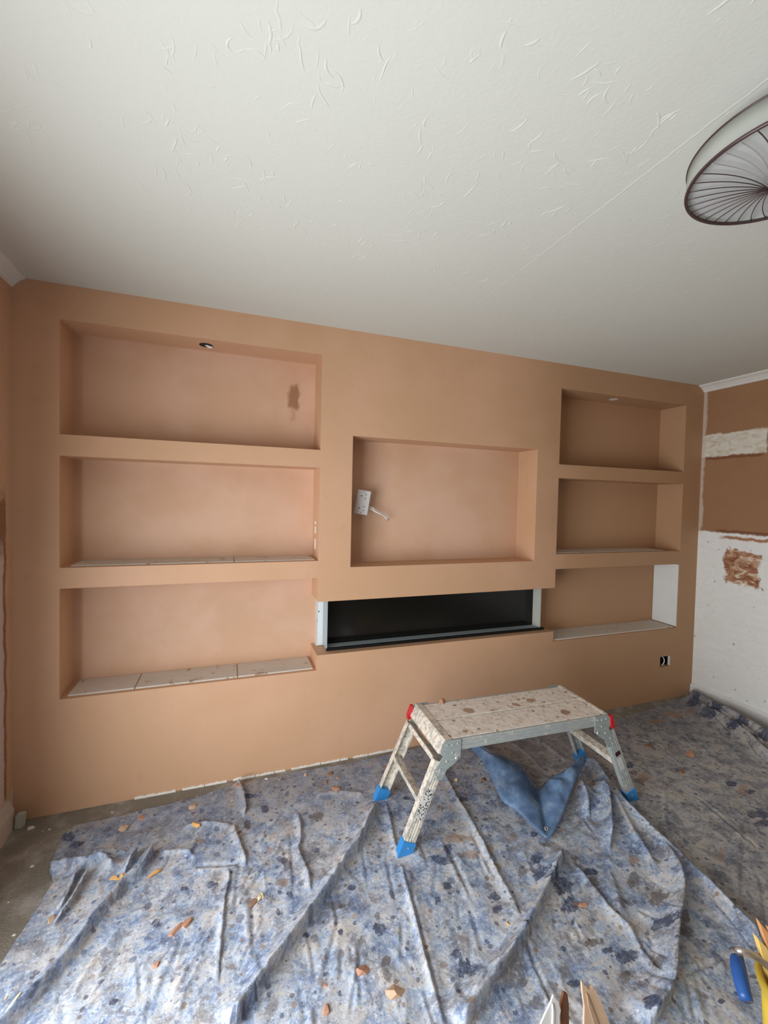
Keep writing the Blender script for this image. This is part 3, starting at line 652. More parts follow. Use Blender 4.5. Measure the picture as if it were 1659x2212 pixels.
# left-hand wrinkles
fold(HA, [(327, 1846), (299, 1895), (262, 1925), (243, 1953), (223, 1973), (192, 2011), (162, 2054), (121, 2105), (76, 2156), (20, 2215), (-30, 2270)], 'step', 0.044, 0.06, 0.028, 0.05, 0.02, lean=0.30)
fold(HA, [(290, 1850), (270, 1880), (262, 1900)], 'step', 0.036, 0.03, 0.014)
fold(HA, [(330, 1960), (278, 1991), (240, 2037), (215, 2072), (187, 2110), (150, 2180)], 'ridge', 0.009, 0.014, 0.010)
fold(HA, [(626, 1803), (593, 1851), (545, 1905), (499, 1956), (450, 2030), (400, 2110), (350, 2200)], 'ridge', 0.011, 0.016, 0.012)
fold(HA, [(641, 1757), (647, 1815), (641, 1845), (659, 1890), (671, 1941)], 'step', 0.014, 0.03, 0.008)
fold(HA, [(509, 1692), (522, 1724), (527, 1770)], 'step', 0.022, 0.03, 0.008, 0.05, 0.15)
fold(HA, [(487, 1876), (493, 1902), (484, 1941), (478, 1999), (470, 2080), (468, 2150)], 'step', 0.011, 0.02, 0.007)
fold(HA, [(441, 2060), (425, 2100), (400, 2150), (380, 2215)], 'ridge', 0.006, 0.010, 0.008)
fold(HA, [(620, 1905), (575, 1965), (520, 2040), (470, 2130)], 'ridge', 0.006, 0.012, 0.010)
fold(HA, [(157, 1900), (142, 1940), (119, 1980)], 'step', 0.034, 0.025, 0.009, 0.05)
fold(HA, [(182, 1897), (165, 1928), (142, 1968), (110, 2010)], 'step', 0.034, 0.022, 0.009, 0.05)
fold(HA, [(165, 2000), (140, 2040), (120, 2075)], 'crease', 0.006, 0.02, 0.006)
fold(HA, [(106, 1890), (150, 1884), (190, 1878), (215, 1868), (245, 1888)], 'ridge', 0.046, 0.016, 0.022, 0.02, 0.1)
fold(HA, [(196, 1856), (212, 1848), (250, 1847), (275, 1852)], 'ridge', 0.015, 0.015, 0.012)
fold(HA, [(395, 1795), (445, 1785), (500, 1790)], 'ridge', 0.014, 0.012, 0.02)
fold(HA, [(500, 1786), (506, 1812), (520, 1851), (530, 1880)], 'step', 0.016, 0.03, 0.010)
fold(HA, [(345, 1850), (400, 1846), (420, 1865)], 'ridge', 0.014, 0.012, 0.02)
fold(HA, [(420, 1880), (470, 1876), (520, 1872)], 'crease', 0.006, 0.02, 0.008)
fold(HA, [(680, 1725), (730, 1716), (790, 1722)], 'ridge', 0.008, 0.02, 0.02)
fold(HA, [(1000, 2050), (985, 2120), (975, 2200)], 'ridge', 0.006, 0.012, 0.012)
random.seed(21)
for k in range(190):
    a, b = random.uniform(20, 1600), random.uniform(1740, 2200); an = random.gauss(2.12, 0.16) if a < 640 else (random.gauss(1.35, 0.3) if a < 1150 else random.gauss(1.05, 0.25)); L = random.uniform(30, 190)
    if random.random() < 0.2: an = random.gauss(1.57, 0.05)
    fold(HA, [(a, b), (a + L * 0.5 * math.cos(an) + random.gauss(0, 4), b + L * 0.5 * math.sin(an)), (a + L * math.cos(an), b + L * math.sin(an))], random.choice(('crease', 'crease', 'ridge')), random.uniform(0.0012, 0.0042), random.uniform(0.006, 0.012), random.uniform(0.005, 0.009), 0.3, 0.3)
HB = np.maximum(HB, -0.003) + 0.006
HA = np.where(HA > 0, HA * 1.25, HA); HA = np.maximum(HA, -0.003) + HB + 0.005

A_EDGE = [(165, 1786), (137, 1806), (121, 1842), (111, 1872), (107, 1884), (116, 1910), (89, 1953), (46, 2021), (15, 2070), (-40, 2150), (-250, 2500)]
A_TOP = [(240, 1772), (321, 1752), (420, 1727), (508, 1699), (640, 1672), (760, 1650), (860, 1630), (960, 1606), (1030, 1600)]
A_R = [(1046, 1632), (1085, 1690), (1120, 1725), (1165, 1755), (1205, 1730), (1232, 1690), (1258, 1645), (1269, 1641), (1291, 1666), (1330, 1724), (1355, 1755), (1391, 1788), (1421, 1818), (1460, 1854), (1504, 1901), (1546, 1940), (1598, 1993), (1643, 2037), (1760, 2160), (2000, 2420)]
near = [np.array([2.0, -2.13]), np.array([-0.70, -2.13])]
polyA = np.vstack([spline(pix(A_TOP), 3), pix(A_R), near[0], near[1], pix(A_EDGE)[::-1][1:]])
polyA[:, 1] = np.clip(polyA[:, 1], -2.13, -0.02)
polyB = np.array([(0.75, -0.06), (1.4, -0.075), (2.0, -0.10), (2.45, -0.125), (2.9, -0.085), (3.28, -0.03), (3.345, -0.022), (3.395, -0.05), (3.396, -2.13), (0.75, -2.13)])
def inside(P, X, Y):
    r = np.zeros(X.shape, bool); n = len(P)
    for i in range(n):
        (x0, y0), (x1, y1) = P[i], P[(i + 1) % n]
        if y0 == y1: continue
        r ^= ((y0 > Y) != (y1 > Y)) & (X < (x1 - x0) * (Y - y0) / (y1 - y0) + x0)
    return r
def spill_field(spots):
    f = np.full(GX.shape, -1.0)
    for a, b, rx, ry in spots:
        c = pix([(a, b)])[0]; ex = pix([(a + rx, b)])[0] - c; ey = pix([(a, b + ry)])[0] - c
        Mi = np.linalg.inv(np.array([ex, ey]).T); R = 2.2 * max(np.linalg.norm(ex), np.linalg.norm(ey))
        ix = np.where(np.abs(gx - c[0]) < R)[0]; iy = np.where(np.abs(gy - c[1]) < R)[0]
        if not len(ix) or not len(iy): continue
        sl = (slice(iy[0], iy[-1] + 1), slice(ix[0], ix[-1] + 1)); dx, dy = GX[sl] - c[0], GY[sl] - c[1]
        f[sl] = np.maximum(f[sl], np.clip(1 - np.hypot(Mi[0, 0] * dx + Mi[0, 1] * dy, Mi[1, 0] * dx + Mi[1, 1] * dy), -1, 1))
    return f
NAVY = [(967, 1841, 12, 14), (1005, 2099, 32, 28), (985, 2070, 14, 16), (1161, 1864, 17, 15), (1164, 1900, 19, 24), (1215, 1922, 32, 34), (1228, 1960, 26, 26), (821, 2012, 17, 14), (964, 1920, 11, 9), (947, 1951, 12, 10), (759, 1924, 10, 7), (736, 2023, 8, 11), (662, 2027, 10, 9),
        (1070, 1944, 13, 14), (1076, 1969, 15, 12), (962, 1868, 26, 9), (940, 1862, 10, 8), (1154, 1806, 10, 7), (998, 1732, 11, 7), (879, 1729, 10, 6), (398, 1925, 11, 9), (458, 1916, 18, 12), (339, 2003, 15, 13), (600, 1978, 9, 10), (627, 1939, 10, 9), (78, 2108, 12, 8), (247, 2172, 16, 9), (611, 1866, 11, 8),
        (573, 1753, 10, 12), (540, 1724, 15, 6), (534, 1788, 9, 12), (1431, 2009, 26, 14), (1277, 1888, 19, 9), (1238, 1996, 13, 16), (1352, 2072, 28, 16), (1310, 2060, 18, 10), (1217, 2057, 10, 9), (1395, 2186, 16, 19), (1557, 2171, 12, 7), (150, 1815, 16, 12), (165, 1830, 24, 10), (1360, 1655, 12, 7), (1580, 1695, 18, 7), (1640, 1760, 30, 14), (1650, 1780, 22, 10), (1620, 1712, 14, 6), (1240, 2130, 18, 14), (1265, 2150, 12, 12), (1625, 1530, 12, 5), (1540, 1548, 34, 9), (1600, 1578, 40, 10), (1650, 1604, 30, 10), (1500, 1522, 18, 7)]
GREY = [(1126, 1889, 15, 15), (833, 2085, 13, 18), (835, 2110, 12, 24), (721, 1964, 21, 13), (779, 2041, 6, 17), (1422, 1948, 22, 24), (1346, 1957, 22, 14), (1368, 1906, 14, 19), (1280, 1915, 17, 19), (1413, 2099, 19, 16), (1280, 2045, 26, 15), (1352, 2117, 15, 19), (1181, 1831, 14, 12), (1157, 2175, 24, 20), (1130, 2128, 13, 13), (683, 1767, 15, 11), (1047, 1776, 16, 9), (534, 1790, 11, 11), (1478, 1985, 14, 20), (1480, 2020, 18, 14), (1380, 1690, 14, 8), (1370, 1672, 10, 7), (885, 1810, 30, 14), (620, 1880, 14, 16), (1240, 1860, 14, 6)]
BROWN = [(987, 1817, 34, 12), (1012, 1853, 24, 13), (1058, 1840, 12, 10), (1110, 1814, 11, 10), (1370, 1860, 14, 13), (1213, 1800, 10, 6), (613, 1914, 13, 13), (1390, 1680, 16, 12), (1440, 1545, 20, 6), (1420, 1560, 24, 5), (1605, 1708, 14, 12), (432, 1821, 14, 8), (580, 1840, 12, 12), (700, 2078, 9, 8), (1075, 1880, 8, 12), (1245, 1960, 14, 6), (1557, 1850, 6, 22), (1490, 1540, 16, 6), (1465, 1548, 18, 7)]
FIELDS = {'spill_navy': spill_field(NAVY), 'spill_grey': spill_field(GREY), 'spill_brown': spill_field(BROWN)}
def sheet(name, poly, Hm, mat, zlow, shift=False, **props):
    ins = inside(poly, GX, GY); q = ins[:-1, :-1] | ins[1:, :-1] | ins[:-1, 1:] | ins[1:, 1:]
    used = np.zeros(GX.shape, bool)
    for a in (0, 1):
        for b in (0, 1): used[a:a + q.shape[0], b:b + q.shape[1]] |= q
    idx = np.full(GX.shape, -1, int); idx[used] = np.arange(used.sum())
    X, Y, Z = GX[used].copy(), GY[used].copy(), Hm[used].copy(); out = ~ins[used]
    ox, oy = X[out], Y[out]; bd = np.full(ox.shape, 1e9); bx_, by_ = ox.copy(), oy.copy()
    for i in range(len(poly)):
        a = poly[i]; v = poly[(i + 1) % len(poly)] - a; L2 = v @ v + 1e-12
        u = np.clip(((ox - a[0]) * v[0] + (oy - a[1]) * v[1]) / L2, 0, 1); cx, cy = a[0] + u * v[0], a[1] + u * v[1]; d = np.hypot(ox - cx, oy - cy); m = d < bd
        bd = np.where(m, d, bd); bx_ = np.where(m, cx, bx_); by_ = np.where(m, cy, by_)
    X[out], Y[out] = bx_, by_
    if shift: X += DXA[used]; Y += DYA[used]
    iy, ix = np.where(q)
    F = np.stack([idx[iy, ix], idx[iy, ix + 1], idx[iy + 1, ix + 1], idx[iy + 1, ix]], 1)
    # hem: boundary edges turned down to what lies beneath
    E = np.concatenate([F[:, [0, 1]], F[:, [1, 2]], F[:, [2, 3]], F[:, [3, 0]]]); key = np.sort(E, 1); _, inv, cnt = np.unique(key[:, 0] * 10 ** 7 + key[:, 1], return_inverse=True, return_counts=True)
    BE = E[cnt[inv] == 1]; bv = np.unique(BE); mp = {int(v): len(X) + k for k, v in enumerate(bv)}
    zl = np.array([zlow(X[v], Y[v]) for v in bv]) if callable(zlow) else np.full(len(bv), zlow)
    V = np.stack([np.r_[X, X[bv]], np.r_[Y, Y[bv]], np.r_[Z, np.minimum(zl, Z[bv] - 0.001)]], 1)
    F2 = np.array([[a, mp[int(a)], mp[int(b)], b] for a, b in BE])
    FF = np.vstack([F, F2]); me = bpy.data.meshes.new(name)
    me.vertices.add(len(V)); me.vertices.foreach_set('co', V.astype(np.float32).ravel())
    me.loops.add(FF.size); me.loops.foreach_set('vertex_index', FF.ravel().astype(np.int32))
    me.polygons.add(len(FF)); me.polygons.foreach_set('loop_start', (np.arange(len(FF)) * 4).astype(np.int32)); me.polygons.foreach_set('loop_total', np.full(len(FF), 4, np.int32))
    me.polygons.foreach_set('use_smooth', np.r_[np.ones(len(F), bool), np.zeros(len(F2), bool)])
    for nm, fd in FIELDS.items():
        at = me.attributes.new(nm, 'FLOAT', 'POINT'); vals = fd[used]; at.data.foreach_set('value', np.r_[vals, vals[bv]].astype(np.float32))
    me.update(calc_edges=True); me.validate()
    return link(name, me, mat, **props)
hgt = lambda Hm, x, y: float(Hm[min(max(int(round((y - gy[0]) / GS)), 0), len(gy) - 1), min(max(int(round((x - gx[0]) / GS)), 0), len(gx) - 1)])
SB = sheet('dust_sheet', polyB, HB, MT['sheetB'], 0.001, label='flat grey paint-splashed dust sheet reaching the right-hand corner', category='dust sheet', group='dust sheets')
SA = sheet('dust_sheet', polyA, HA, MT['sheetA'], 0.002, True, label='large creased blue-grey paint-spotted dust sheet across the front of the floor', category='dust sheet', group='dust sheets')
def inA(x, y): return bool(inside(polyA, np.array([x]), np.array([y]))[0])
def inB(x, y): return bool(inside(polyB, np.array([x]), np.array([y]))[0])
def ground(x, y): return hgt(HA, x, y) if inA(x, y) else (hgt(HB, x, y) if inB(x, y) else 0.0)

# folded-back corner of the front sheet, blue side out
def flap():
    outer = [(1016, 1618, .060), (1040, 1640, .075), (1066, 1690, .070), (1084, 1728, .062), (1118, 1752, .055), (1164, 1796, .040), (1187, 1808, .030), (1214, 1764, .050), (1230, 1720, .085), (1244, 1688, .105), (1266, 1644, .115)]
    inner = [(1030, 1610, .075), (1056, 1620, .105), (1088, 1634, .110), (1120, 1650, .095), (1140, 1674, .070), (1154, 1698, .040), (1165, 1704, .030), (1177, 1691, .050), (1190, 1680, .085), (1221, 1664, .110), (1260, 1641, .120)]
    O = spline([list(fl(a, b, z)) for a, b, z in outer], 6); I = spline([list(fl(a, b, z)) for a, b, z in inner], 6); n = len(O); m = 16
    V = []; F = []
    for i in range(n):
        u = i / (n - 1)
        for j in range(m + 1):
            t = j / m; p = I[i] * (1 - t) + O[i] * t
            bul = math.sin(math.pi * t) * (0.030 - 0.020 * math.exp(-((u - 0.55) / 0.08) ** 2))
            wv = (0.008 * math.sin(u * 34 + t * 2.5) + 0.010 * math.sin(u * 61 - t * 5) * max(0, u - 0.45) * 2 + 0.006 * math.sin(u * 19 + t * 9)) * math.sin(math.pi * t) + 0.012 * math.exp(-((u - 0.62 - 0.05 * t) / 0.03) ** 2) * math.sin(math.pi * t) - 0.012 * math.exp(-((u - 0.56 - 0.03 * t) / 0.025) ** 2) * math.sin(math.pi * t)
            V.append((p[0], p[1], p[2] + bul + wv))
    for i in range(n - 1):
        for j in range(m): a = i * (m + 1) + j; F.append((a, a + 1, a + m + 2, a + m + 1))
    o = link('folded_corner', mesh(V, F, True), MT['denim'], SA, label='plain denim-blue underside of a turned-back corner')
    so = o.modifiers.new('t', 'SOLIDIFY'); so.thickness = 0.002
flap()
def eyelet(p, par, nrm=(0, 0, 1)):
    bm = bmesh.new(); k, n = 6, 16; rr = []
    q = Vector(nrm).to_track_quat('Z', 'Y')
    for i in range(n):
        a = 6.28318 * i / n; e = Vector((math.cos(a), math.sin(a), 0))
        rr.append([bm.verts.new(Vector(p) + q @ (e * (0.007 + 0.0025 * math.cos(6.28318 * j / k)) + Vector((0, 0, 0.002 * math.sin(6.28318 * j / k))))) for j in range(k)])
    for i in range(n):
        for j in range(k): bm.faces.new([rr[i][j], rr[i][(j + 1) % k], rr[(i + 1) % n][(j + 1) % k], rr[(i + 1) % n][j]])
    link('eyelet', from_bm(bm, True), MT['eyelet'], par)
for a, b, par in ((148, 1801, SA), (604, 1687, SA), (1485, 1506, SB)):
    p = fl(a, b); p.z = ground(p.x, p.y) + 0.002; eyelet(p, par)
p = fl(1180, 1790, 0.047); eyelet(p, SA, (0.1, -0.5, 0.8))

# ------------------------------------------------------------------ folding work platform
BZ, BL, BW = 0.455, 0.885, 0.335
bench = empty('work_platform', (1.306, -0.566, 0.0), math.radians(-2.1), label='paint-splattered aluminium folding work platform with blue feet', category='step platform')
def bp(name, me, mat, par=None, **k): return link(name, me, MT[mat], par or bench, **k)
hl, hw = BL / 2, BW / 2
for s in (-1, 1):
    a, b = (-hw + 0.012, -0.005) if s < 0 else (0.005, hw - 0.012)
    bp('deck_plank', box(-hl + 0.045, hl - 0.02, a, b, BZ - 0.018, BZ, 0.002, 1), 'deck')
bp('deck_underside', box(-hl + 0.045, hl - 0.02, -hw + 0.01, hw - 0.01, BZ - 0.026, BZ - 0.0185), 'alu')
for s in (-1, 1):                                     # long side rails with ribs
    y0, y1 = (-hw, -hw + 0.012) if s < 0 else (hw - 0.012, hw)
    r = bp('side_rail', box(-hl + 0.03, hl - 0.01, y0, y1, BZ - 0.050, BZ - 0.001, 0.002, 1), 'alu')
    for zz in (BZ - 0.016, BZ - 0.034):
        yy = (y0 - 0.0025, y0) if s < 0 else (y1, y1 + 0.0025)
        bp('rib', box(-hl + 0.035, hl - 0.02, yy[0], yy[1], zz - 0.004, zz + 0.004, 0.001, 1), 'alu', r)
for s in (-1, 1):                                     # end bars: flat top, sloping outer face
    xo = s * hl
    prof = [(xo - s * 0.044, BZ + 0.003), (xo - s * 0.014, BZ + 0.004), (xo - s * 0.006, BZ - 0.004), (xo + s * 0.018, BZ - 0.050), (xo - s * 0.020, BZ - 0.055), (xo - s * 0.044, BZ - 0.02)] if s < 0 else \
           [(xo - s * 0.020, BZ + 0.003), (xo - s * 0.006, BZ + 0.006), (xo + s * 0.004, BZ - 0.002), (xo + s * 0.010, BZ - 0.045), (xo - s * 0.020, BZ - 0.045)]
    bp('end_bar', prism([Vector((x, -hw, z)) for x, z in prof], None, (0, BW, 0)), 'alu_p')
FXO, FYO = 0.606, 0.182
TOPX, TOPZ = 0.452, 0.372
def leg(sx, sy):
    zb = ground(1.306 + sx * FXO, -0.566 + sy * FYO)
    F_ = Vector((sx * FXO, sy * FYO, zb)); T_ = Vector((sx * TOPX, sy * (hw + 0.004), TOPZ))
    a = (F_ - T_).normalized(); wd = Vector((a.z, 0, -a.x)).normalized(); wd = wd if wd.x * sx > 0 else -wd; nn = Vector((0, sy, 0)); nn = (nn - a * nn.dot(a)).normalized()
    W2, D = 0.026, 0.028
    def bar(w0, w1, d0, d1, t0=None, zcut=None, bev=0):
        bm = bmesh.new(); c = []
        for end in (1, 0):
            for (u, v) in ((w0, d0), (w1, d0), (w1, d1), (w0, d1)):
                base = T_ + wd * u + nn * v
                if end: k = (zcut - base.z) / a.z; c.append(base + a * k)
                else: c.append(base + a * (t0 or 0))
        hexa(bm, c); return bm
    L = (F_ - T_).length
    bm = bar(-W2, W2, -0.003, 0.0, 0, zb + 0.03); me = from_bm(bm)
    bm = bmesh.new(); bm.from_mesh(me)
    for w0, w1 in ((-W2, -W2 + 0.003), (W2 - 0.003, W2)):
        b2 = bar(w0, w1, -D, -0.003, 0, zb + 0.03); tmp = from_bm(b2); bm.from_mesh(tmp)
    for u in (-0.012, 0.0, 0.012):
        b2 = bar(u - 0.002, u + 0.002, 0.0, 0.0015, 0.02, zb + 0.04); tmp = from_bm(b2); bm.from_mesh(tmp)
    lg = bp('leg', from_bm(bm), 'alu' if sx > 0 else 'alu_p')
    ft = bp('foot_cap', from_bm(bar(-W2 - 0.004, W2 + 0.004, -D - 0.003, 0.004, L - 0.055, zb)), 'bluecap', lg, label='blue plastic foot')
    q = T_ + a * (L - 0.032) + nn * 0.004
    bm = bmesh.new(); tube(bm, [q, q + nn * 0.002], 0.0035, 10); bp('rivet', from_bm(bm), 'rivet', lg)
    # fixing bracket beside the platform corner
    pts = [(-0.085, 0.002), (-0.012, 0.004), (0.004, -0.012), (0.010, -0.052), (-0.004, -0.062), (0.022, -0.098), (0.048, -0.160), (0.000, -0.160), (-0.022, -0.120), (-0.058, -0.098), (-0.085, -0.075)]
    y0 = sy * (hw + 0.003); poly = [Vector((sx * (hl + px), y0, BZ + pz)) for px, pz in pts]
    br = bp('hinge_bracket', prism(poly, None, (0, sy * 0.0035, 0)), 'steel', None, label='grey pressed steel hinge bracket')
    for px, pz, r in ((-0.07, -0.015, 0.004), (-0.045, -0.018, 0.004), (-0.02, -0.015, 0.004), (-0.066, -0.078, 0.008), (-0.02, -0.085, 0.005), (0.010, -0.115, 0.004), (0.026, -0.145, 0.004), (-0.045, -0.05, 0.004)):
        q = Vector((sx * (hl + px), y0 + sy * 0.0035, BZ + pz)); bm = bmesh.new(); tube(bm, [q, q + Vector((0, sy * 0.003, 0))], [r, r * 0.7], 10); bp('rivet', from_bm(bm), 'rivet', br)
    return lg, T_, a, wd, nn, L
LG = {}
for sx in (-1, 1):
    for sy in (-1, 1): LG[sx, sy] = leg(sx, sy)
    for nm, t, wdt, th in (('rung', 0.185, 0.020, 0.012), ('leg_crossbar', 0.012, 0.016, 0.010)):
        P0 = LG[sx, -1][1] + LG[sx, -1][2] * t; P1 = LG[sx, 1][1] + LG[sx, 1][2] * t
        bm = bmesh.new(); wd = LG[sx, 1][3]; up = Vector((0, 0, 1))
        up = LG[sx, 1][2] if nm == 'leg_crossbar' else Vector((0, 0, 1)); wv = wd if nm == 'leg_crossbar' else Vector((sx, 0, 0.25))
        c = []
        for du in (-th, th):
            for P, dw in ((P0, -wdt), (P1, -wdt), (P1, wdt), (P0, wdt)): c.append(P + wv.normalized() * dw + up * du + Vector((0, -0.006 if P is P1 else 0.006, 0)))
        hexa(bm, c); bmesh.ops.bevel(bm, geom=bm.edges[:], offset=0.002, segments=1, affect='EDGES'); bp(nm, from_bm(bm), 'alu_p')
for sx, sy in ((1, -1), (-1, 1)):                     # red latches
    y0 = sy * (hw + 0.007)
    pts = [(0.002, 0.000), (0.014, 0.000), (0.032, -0.048), (0.030, -0.066), (0.016, -0.066), (0.008, -0.05)]
    bp('latch', prism([Vector((sx * (hl + a), y0 - sy * 0.014, BZ + b)) for a, b in pts], None, (0, sy * 0.020, 0)), 'red', label='red plastic locking catch')
def sticker(sx, sy, t0, t1, mat, w=0.018):
    lg, T_, a, wd, nn, L = LG[sx, sy]; bm = bmesh.new()
    c = [T_ + a * t + wd * u + nn * d for d in (0.0016, 0.0026) for t, u in ((t0, -w), (t1, -w), (t1, w), (t0, w))]
    hexa(bm, c); bp('label', from_bm(bm), mat, lg)
sticker(-1, -1, 0.12, 0.245, 'sticker'); sticker(1, -1, 0.115, 0.135, 'black', 0.014); sticker(1, -1, 0.121, 0.129, 'red', 0.005); sticker(1, -1, 0.150, 0.215, 'platew', 0.013)

# ------------------------------------------------------------------ bucket, trowel and offcuts at the lower right
BC = Vector((1.415, -1.715, 0)); BZ0 = ground(BC.x, BC.y); RT, RB_, BH = 0.130, 0.105, 0.25
buck = empty('bucket', (BC.x, BC.y, BZ0), label='yellow plastic bucket at the lower right edge', category='bucket')
def lathe(prof, n=48):
    bm = bmesh.new(); L = [[bm.verts.new((r * math.cos(6.283185 * i / n), r * math.sin(6.283185 * i / n), z)) for r, z in prof] for i in range(n)]
    for i in range(n):
        for j in range(len(prof) - 1): bm.faces.new([L[i][j], L[(i + 1) % n][j], L[(i + 1) % n][j + 1], L[i][j + 1]])
    bm.faces.new([L[i][0] for i in range(n)][::-1]); bm.faces.new([L[i][-1] for i in range(n)])
    return from_bm(bm, True)
BH -= BZ0
link('body', lathe([(RB_, 0), (RT - 0.010, BH - 0.02), (RT - 0.014, BH - 0.02), (RB_ - 0.004, 0.005)]), MT['yellow'], buck)
bm = bmesh.new(); bmesh.ops.create_circle(bm, segments=48, radius=1)
bm.free()
def torus(r, z, a, b, n=48, k=10):
    bm = bmesh.new(); L = [[bm.verts.new(((r + a * math.cos(6.2832 * j / k)) * math.cos(6.2832 * i / n), (r + a * math.cos(6.2832 * j / k)) * math.sin(6.2832 * i / n), z + b * math.sin(6.2832 * j / k))) for j in range(k)] for i in range(n)]
    for i in range(n):
        for j in range(k): bm.faces.new([L[i][j], L[(i + 1) % n][j], L[(i + 1) % n][(j + 1) % k], L[i][(j + 1) % k]])
    return from_bm(bm, True)
link('rim', torus(RT - 0.006, BH - 0.012, 0.008, 0.013), MT['yellow'], buck, label='rolled yellow rim')
def stick(p0, p1, wd, th, mat, lab, cat, name, grp='wood offcuts in the yellow bucket'):
    p0, p1 = Vector(p0), Vector(p1); a = (p1 - p0); L = a.length; a.normalize(); s = a.cross(Vector((0.34, 0.94, 0))).normalized(); n = a.cross(s)
    bm = bmesh.new(); c = []
    for t, k in ((0, 1.0), (1, 0.72)):
        for u, v in ((-1, -1), (1, -1), (1, 1), (-1, 1)): c.append(p0 + a * L * (t + (0.05 * u if t else 0)) + s * u * wd * k + n * v * th)
    hexa(bm, c); bmesh.ops.bevel(bm, geom=bm.edges[:], offset=0.0015, segments=1, affect='EDGES')
    o = empty(name, (p0.x, p0.y, p0.z), label=lab, category=cat, group=grp); link('piece', rel(from_bm(bm), o), MT[mat], o)
stick((1.415, -1.70, 0.03), fl(1646, 1998, 0.36), 0.011, 0.006, 'wood', 'tall orange-brown splintered wood strip standing in the yellow bucket', 'wood', 'wood_strip')
stick((1.43, -1.68, 0.03), fl(1666, 2012, 0.35), 0.010, 0.006, 'wood', 'rightmost orange wood strip in the yellow bucket, cut by the frame edge', 'wood', 'wood_strip')
stick((1.39, -1.685, 0.04), fl(1641, 2030, 0.325), 0.013, 0.008, 'yellowsponge', 'short yellow offcut beside the tall wood strip in the bucket', 'offcut', 'yellow_offcut')
tw = [fl(1640, 2085, 0.262), fl(1622, 2066, 0.287), fl(1606, 2062, 0.292), fl(1594, 2053, 0.292), fl(1590, 2064, 0.286)]
h0 = fl(1592, 2070, 0.282); h1 = fl(1613, 2162, 0.262)
tro = empty('bucket_trowel', tuple(h0), label='trowel with blue grip resting on the rim of the yellow bucket', category='trowel')
ax = (h1 - h0); bow = Vector((-0.006, 0.0, 0.006))
gp = [h0 + ax * t + bow * math.sin(math.pi * t) for t in [i / 10 for i in range(11)]]
link('grip', rel(tube_me(gp, [0.0145, 0.016, 0.017, 0.0175, 0.0175, 0.017, 0.0168, 0.0165, 0.016, 0.0155, 0.0145], 14), tro), MT['bluegrip'], tro, label='rounded blue plastic grip')
e0 = h0 - ax.normalized() * 0.016
link('ferrule', rel(tube_me([e0, h0 + ax * 0.02], [0.0145, 0.0155], 14), tro), MT['ferrule'], tro)
bl0 = Vector((1.385, -1.672, 0.235))
tang = [tuple(p) for p in spline([list(e0), list(fl(1600, 2054, 0.300)), list(fl(1622, 2062, 0.295)), list(fl(1645, 2075, 0.280)), list(bl0)], 5)]
link('tang', rel(tube_me(tang, 0.0085, 8), tro), MT['metal'], tro, label='cranked steel tang')
bm = bmesh.new(); d = Vector((0.03, -0.01, -0.16)); s = Vector((0.3, 0.95, 0)) * 0.045
hexa(bm, [bl0 - s * 0.4, bl0 + s * 0.4, bl0 + s * 0.4 + Vector((0.002, 0, 0)), bl0 - s * 0.4 + Vector((0.002, 0, 0)), bl0 + d - s, bl0 + d + s, bl0 + d + s + Vector((0.002, 0, 0)), bl0 + d - s + Vector((0.002, 0, 0))])
link('blade', rel(from_bm(bm), tro), MT['metal'], tro)

# torn shards standing at the bottom edge
def shard(px, mat, lab, y0, lean, name, cat, th=0.005, ridge=None):
    P = [wl(a, b, y0) for a, b in px]; base = min(P, key=lambda q: q.z); zg = ground(base.x, base.y)
    for q in P:
        if q.z < zg + 0.02: q.z = zg
    ox = sum(q.x for q in P) / len(P); o = empty(name, (ox, y0, zg), label=lab, category=cat, group='torn scraps at the bottom edge')
    for q in P: q.y += (q.z - zg) * lean
    link('scrap', rel(prism(P, None, (0, th, 0)), o), MT[mat], o)
    if ridge:
        Q = [wl(a, b, y0) for a, b in ridge]
        for q in Q: q.y += (q.z - zg) * lean - 0.004; q.z = max(q.z, zg)
        link('torn_fold', rel(prism(Q, None, (0, 0.004, 0)), o), MT['paper' if mat == 'paper' else 'chip2'], o)
c2 = lambda L: [(1170 + a / 9.217, 2100 + b / 9.217) for a, b in L]
shard(c2([(930, 380), (1030, 490), (1080, 490), (1140, 450), (1200, 560), (1280, 740), (1330, 900), (1420, 1180), (880, 1180), (935, 800), (925, 560)]), 'tan', 'tallest tan torn scrap with two points at the bottom edge', -1.455, 0.15, 'torn_scrap', 'scrap', 0.006, c2([(990, 560), (1060, 760), (1190, 1180), (1090, 1180), (1000, 760)]))
shard(c2([(350, 650), (440, 770), (470, 900), (440, 1000), (430, 1180), (60, 1180), (160, 1000), (290, 780)]), 'paper', 'white torn paper scrap at the bottom edge, leftmost of three', -1.47, 0.12, 'torn_scrap', 'scrap', 0.004, c2([(310, 780), (330, 900), (300, 1180), (270, 1180), (300, 900)]))
shard(c2([(550, 560), (620, 600), (630, 760), (612, 950), (600, 1180), (430, 1180), (455, 1000), (475, 780)]), 'brownp', 'dark brown torn scrap between the white and tan ones', -1.462, 0.12, 'torn_scrap', 'scrap', 0.006)

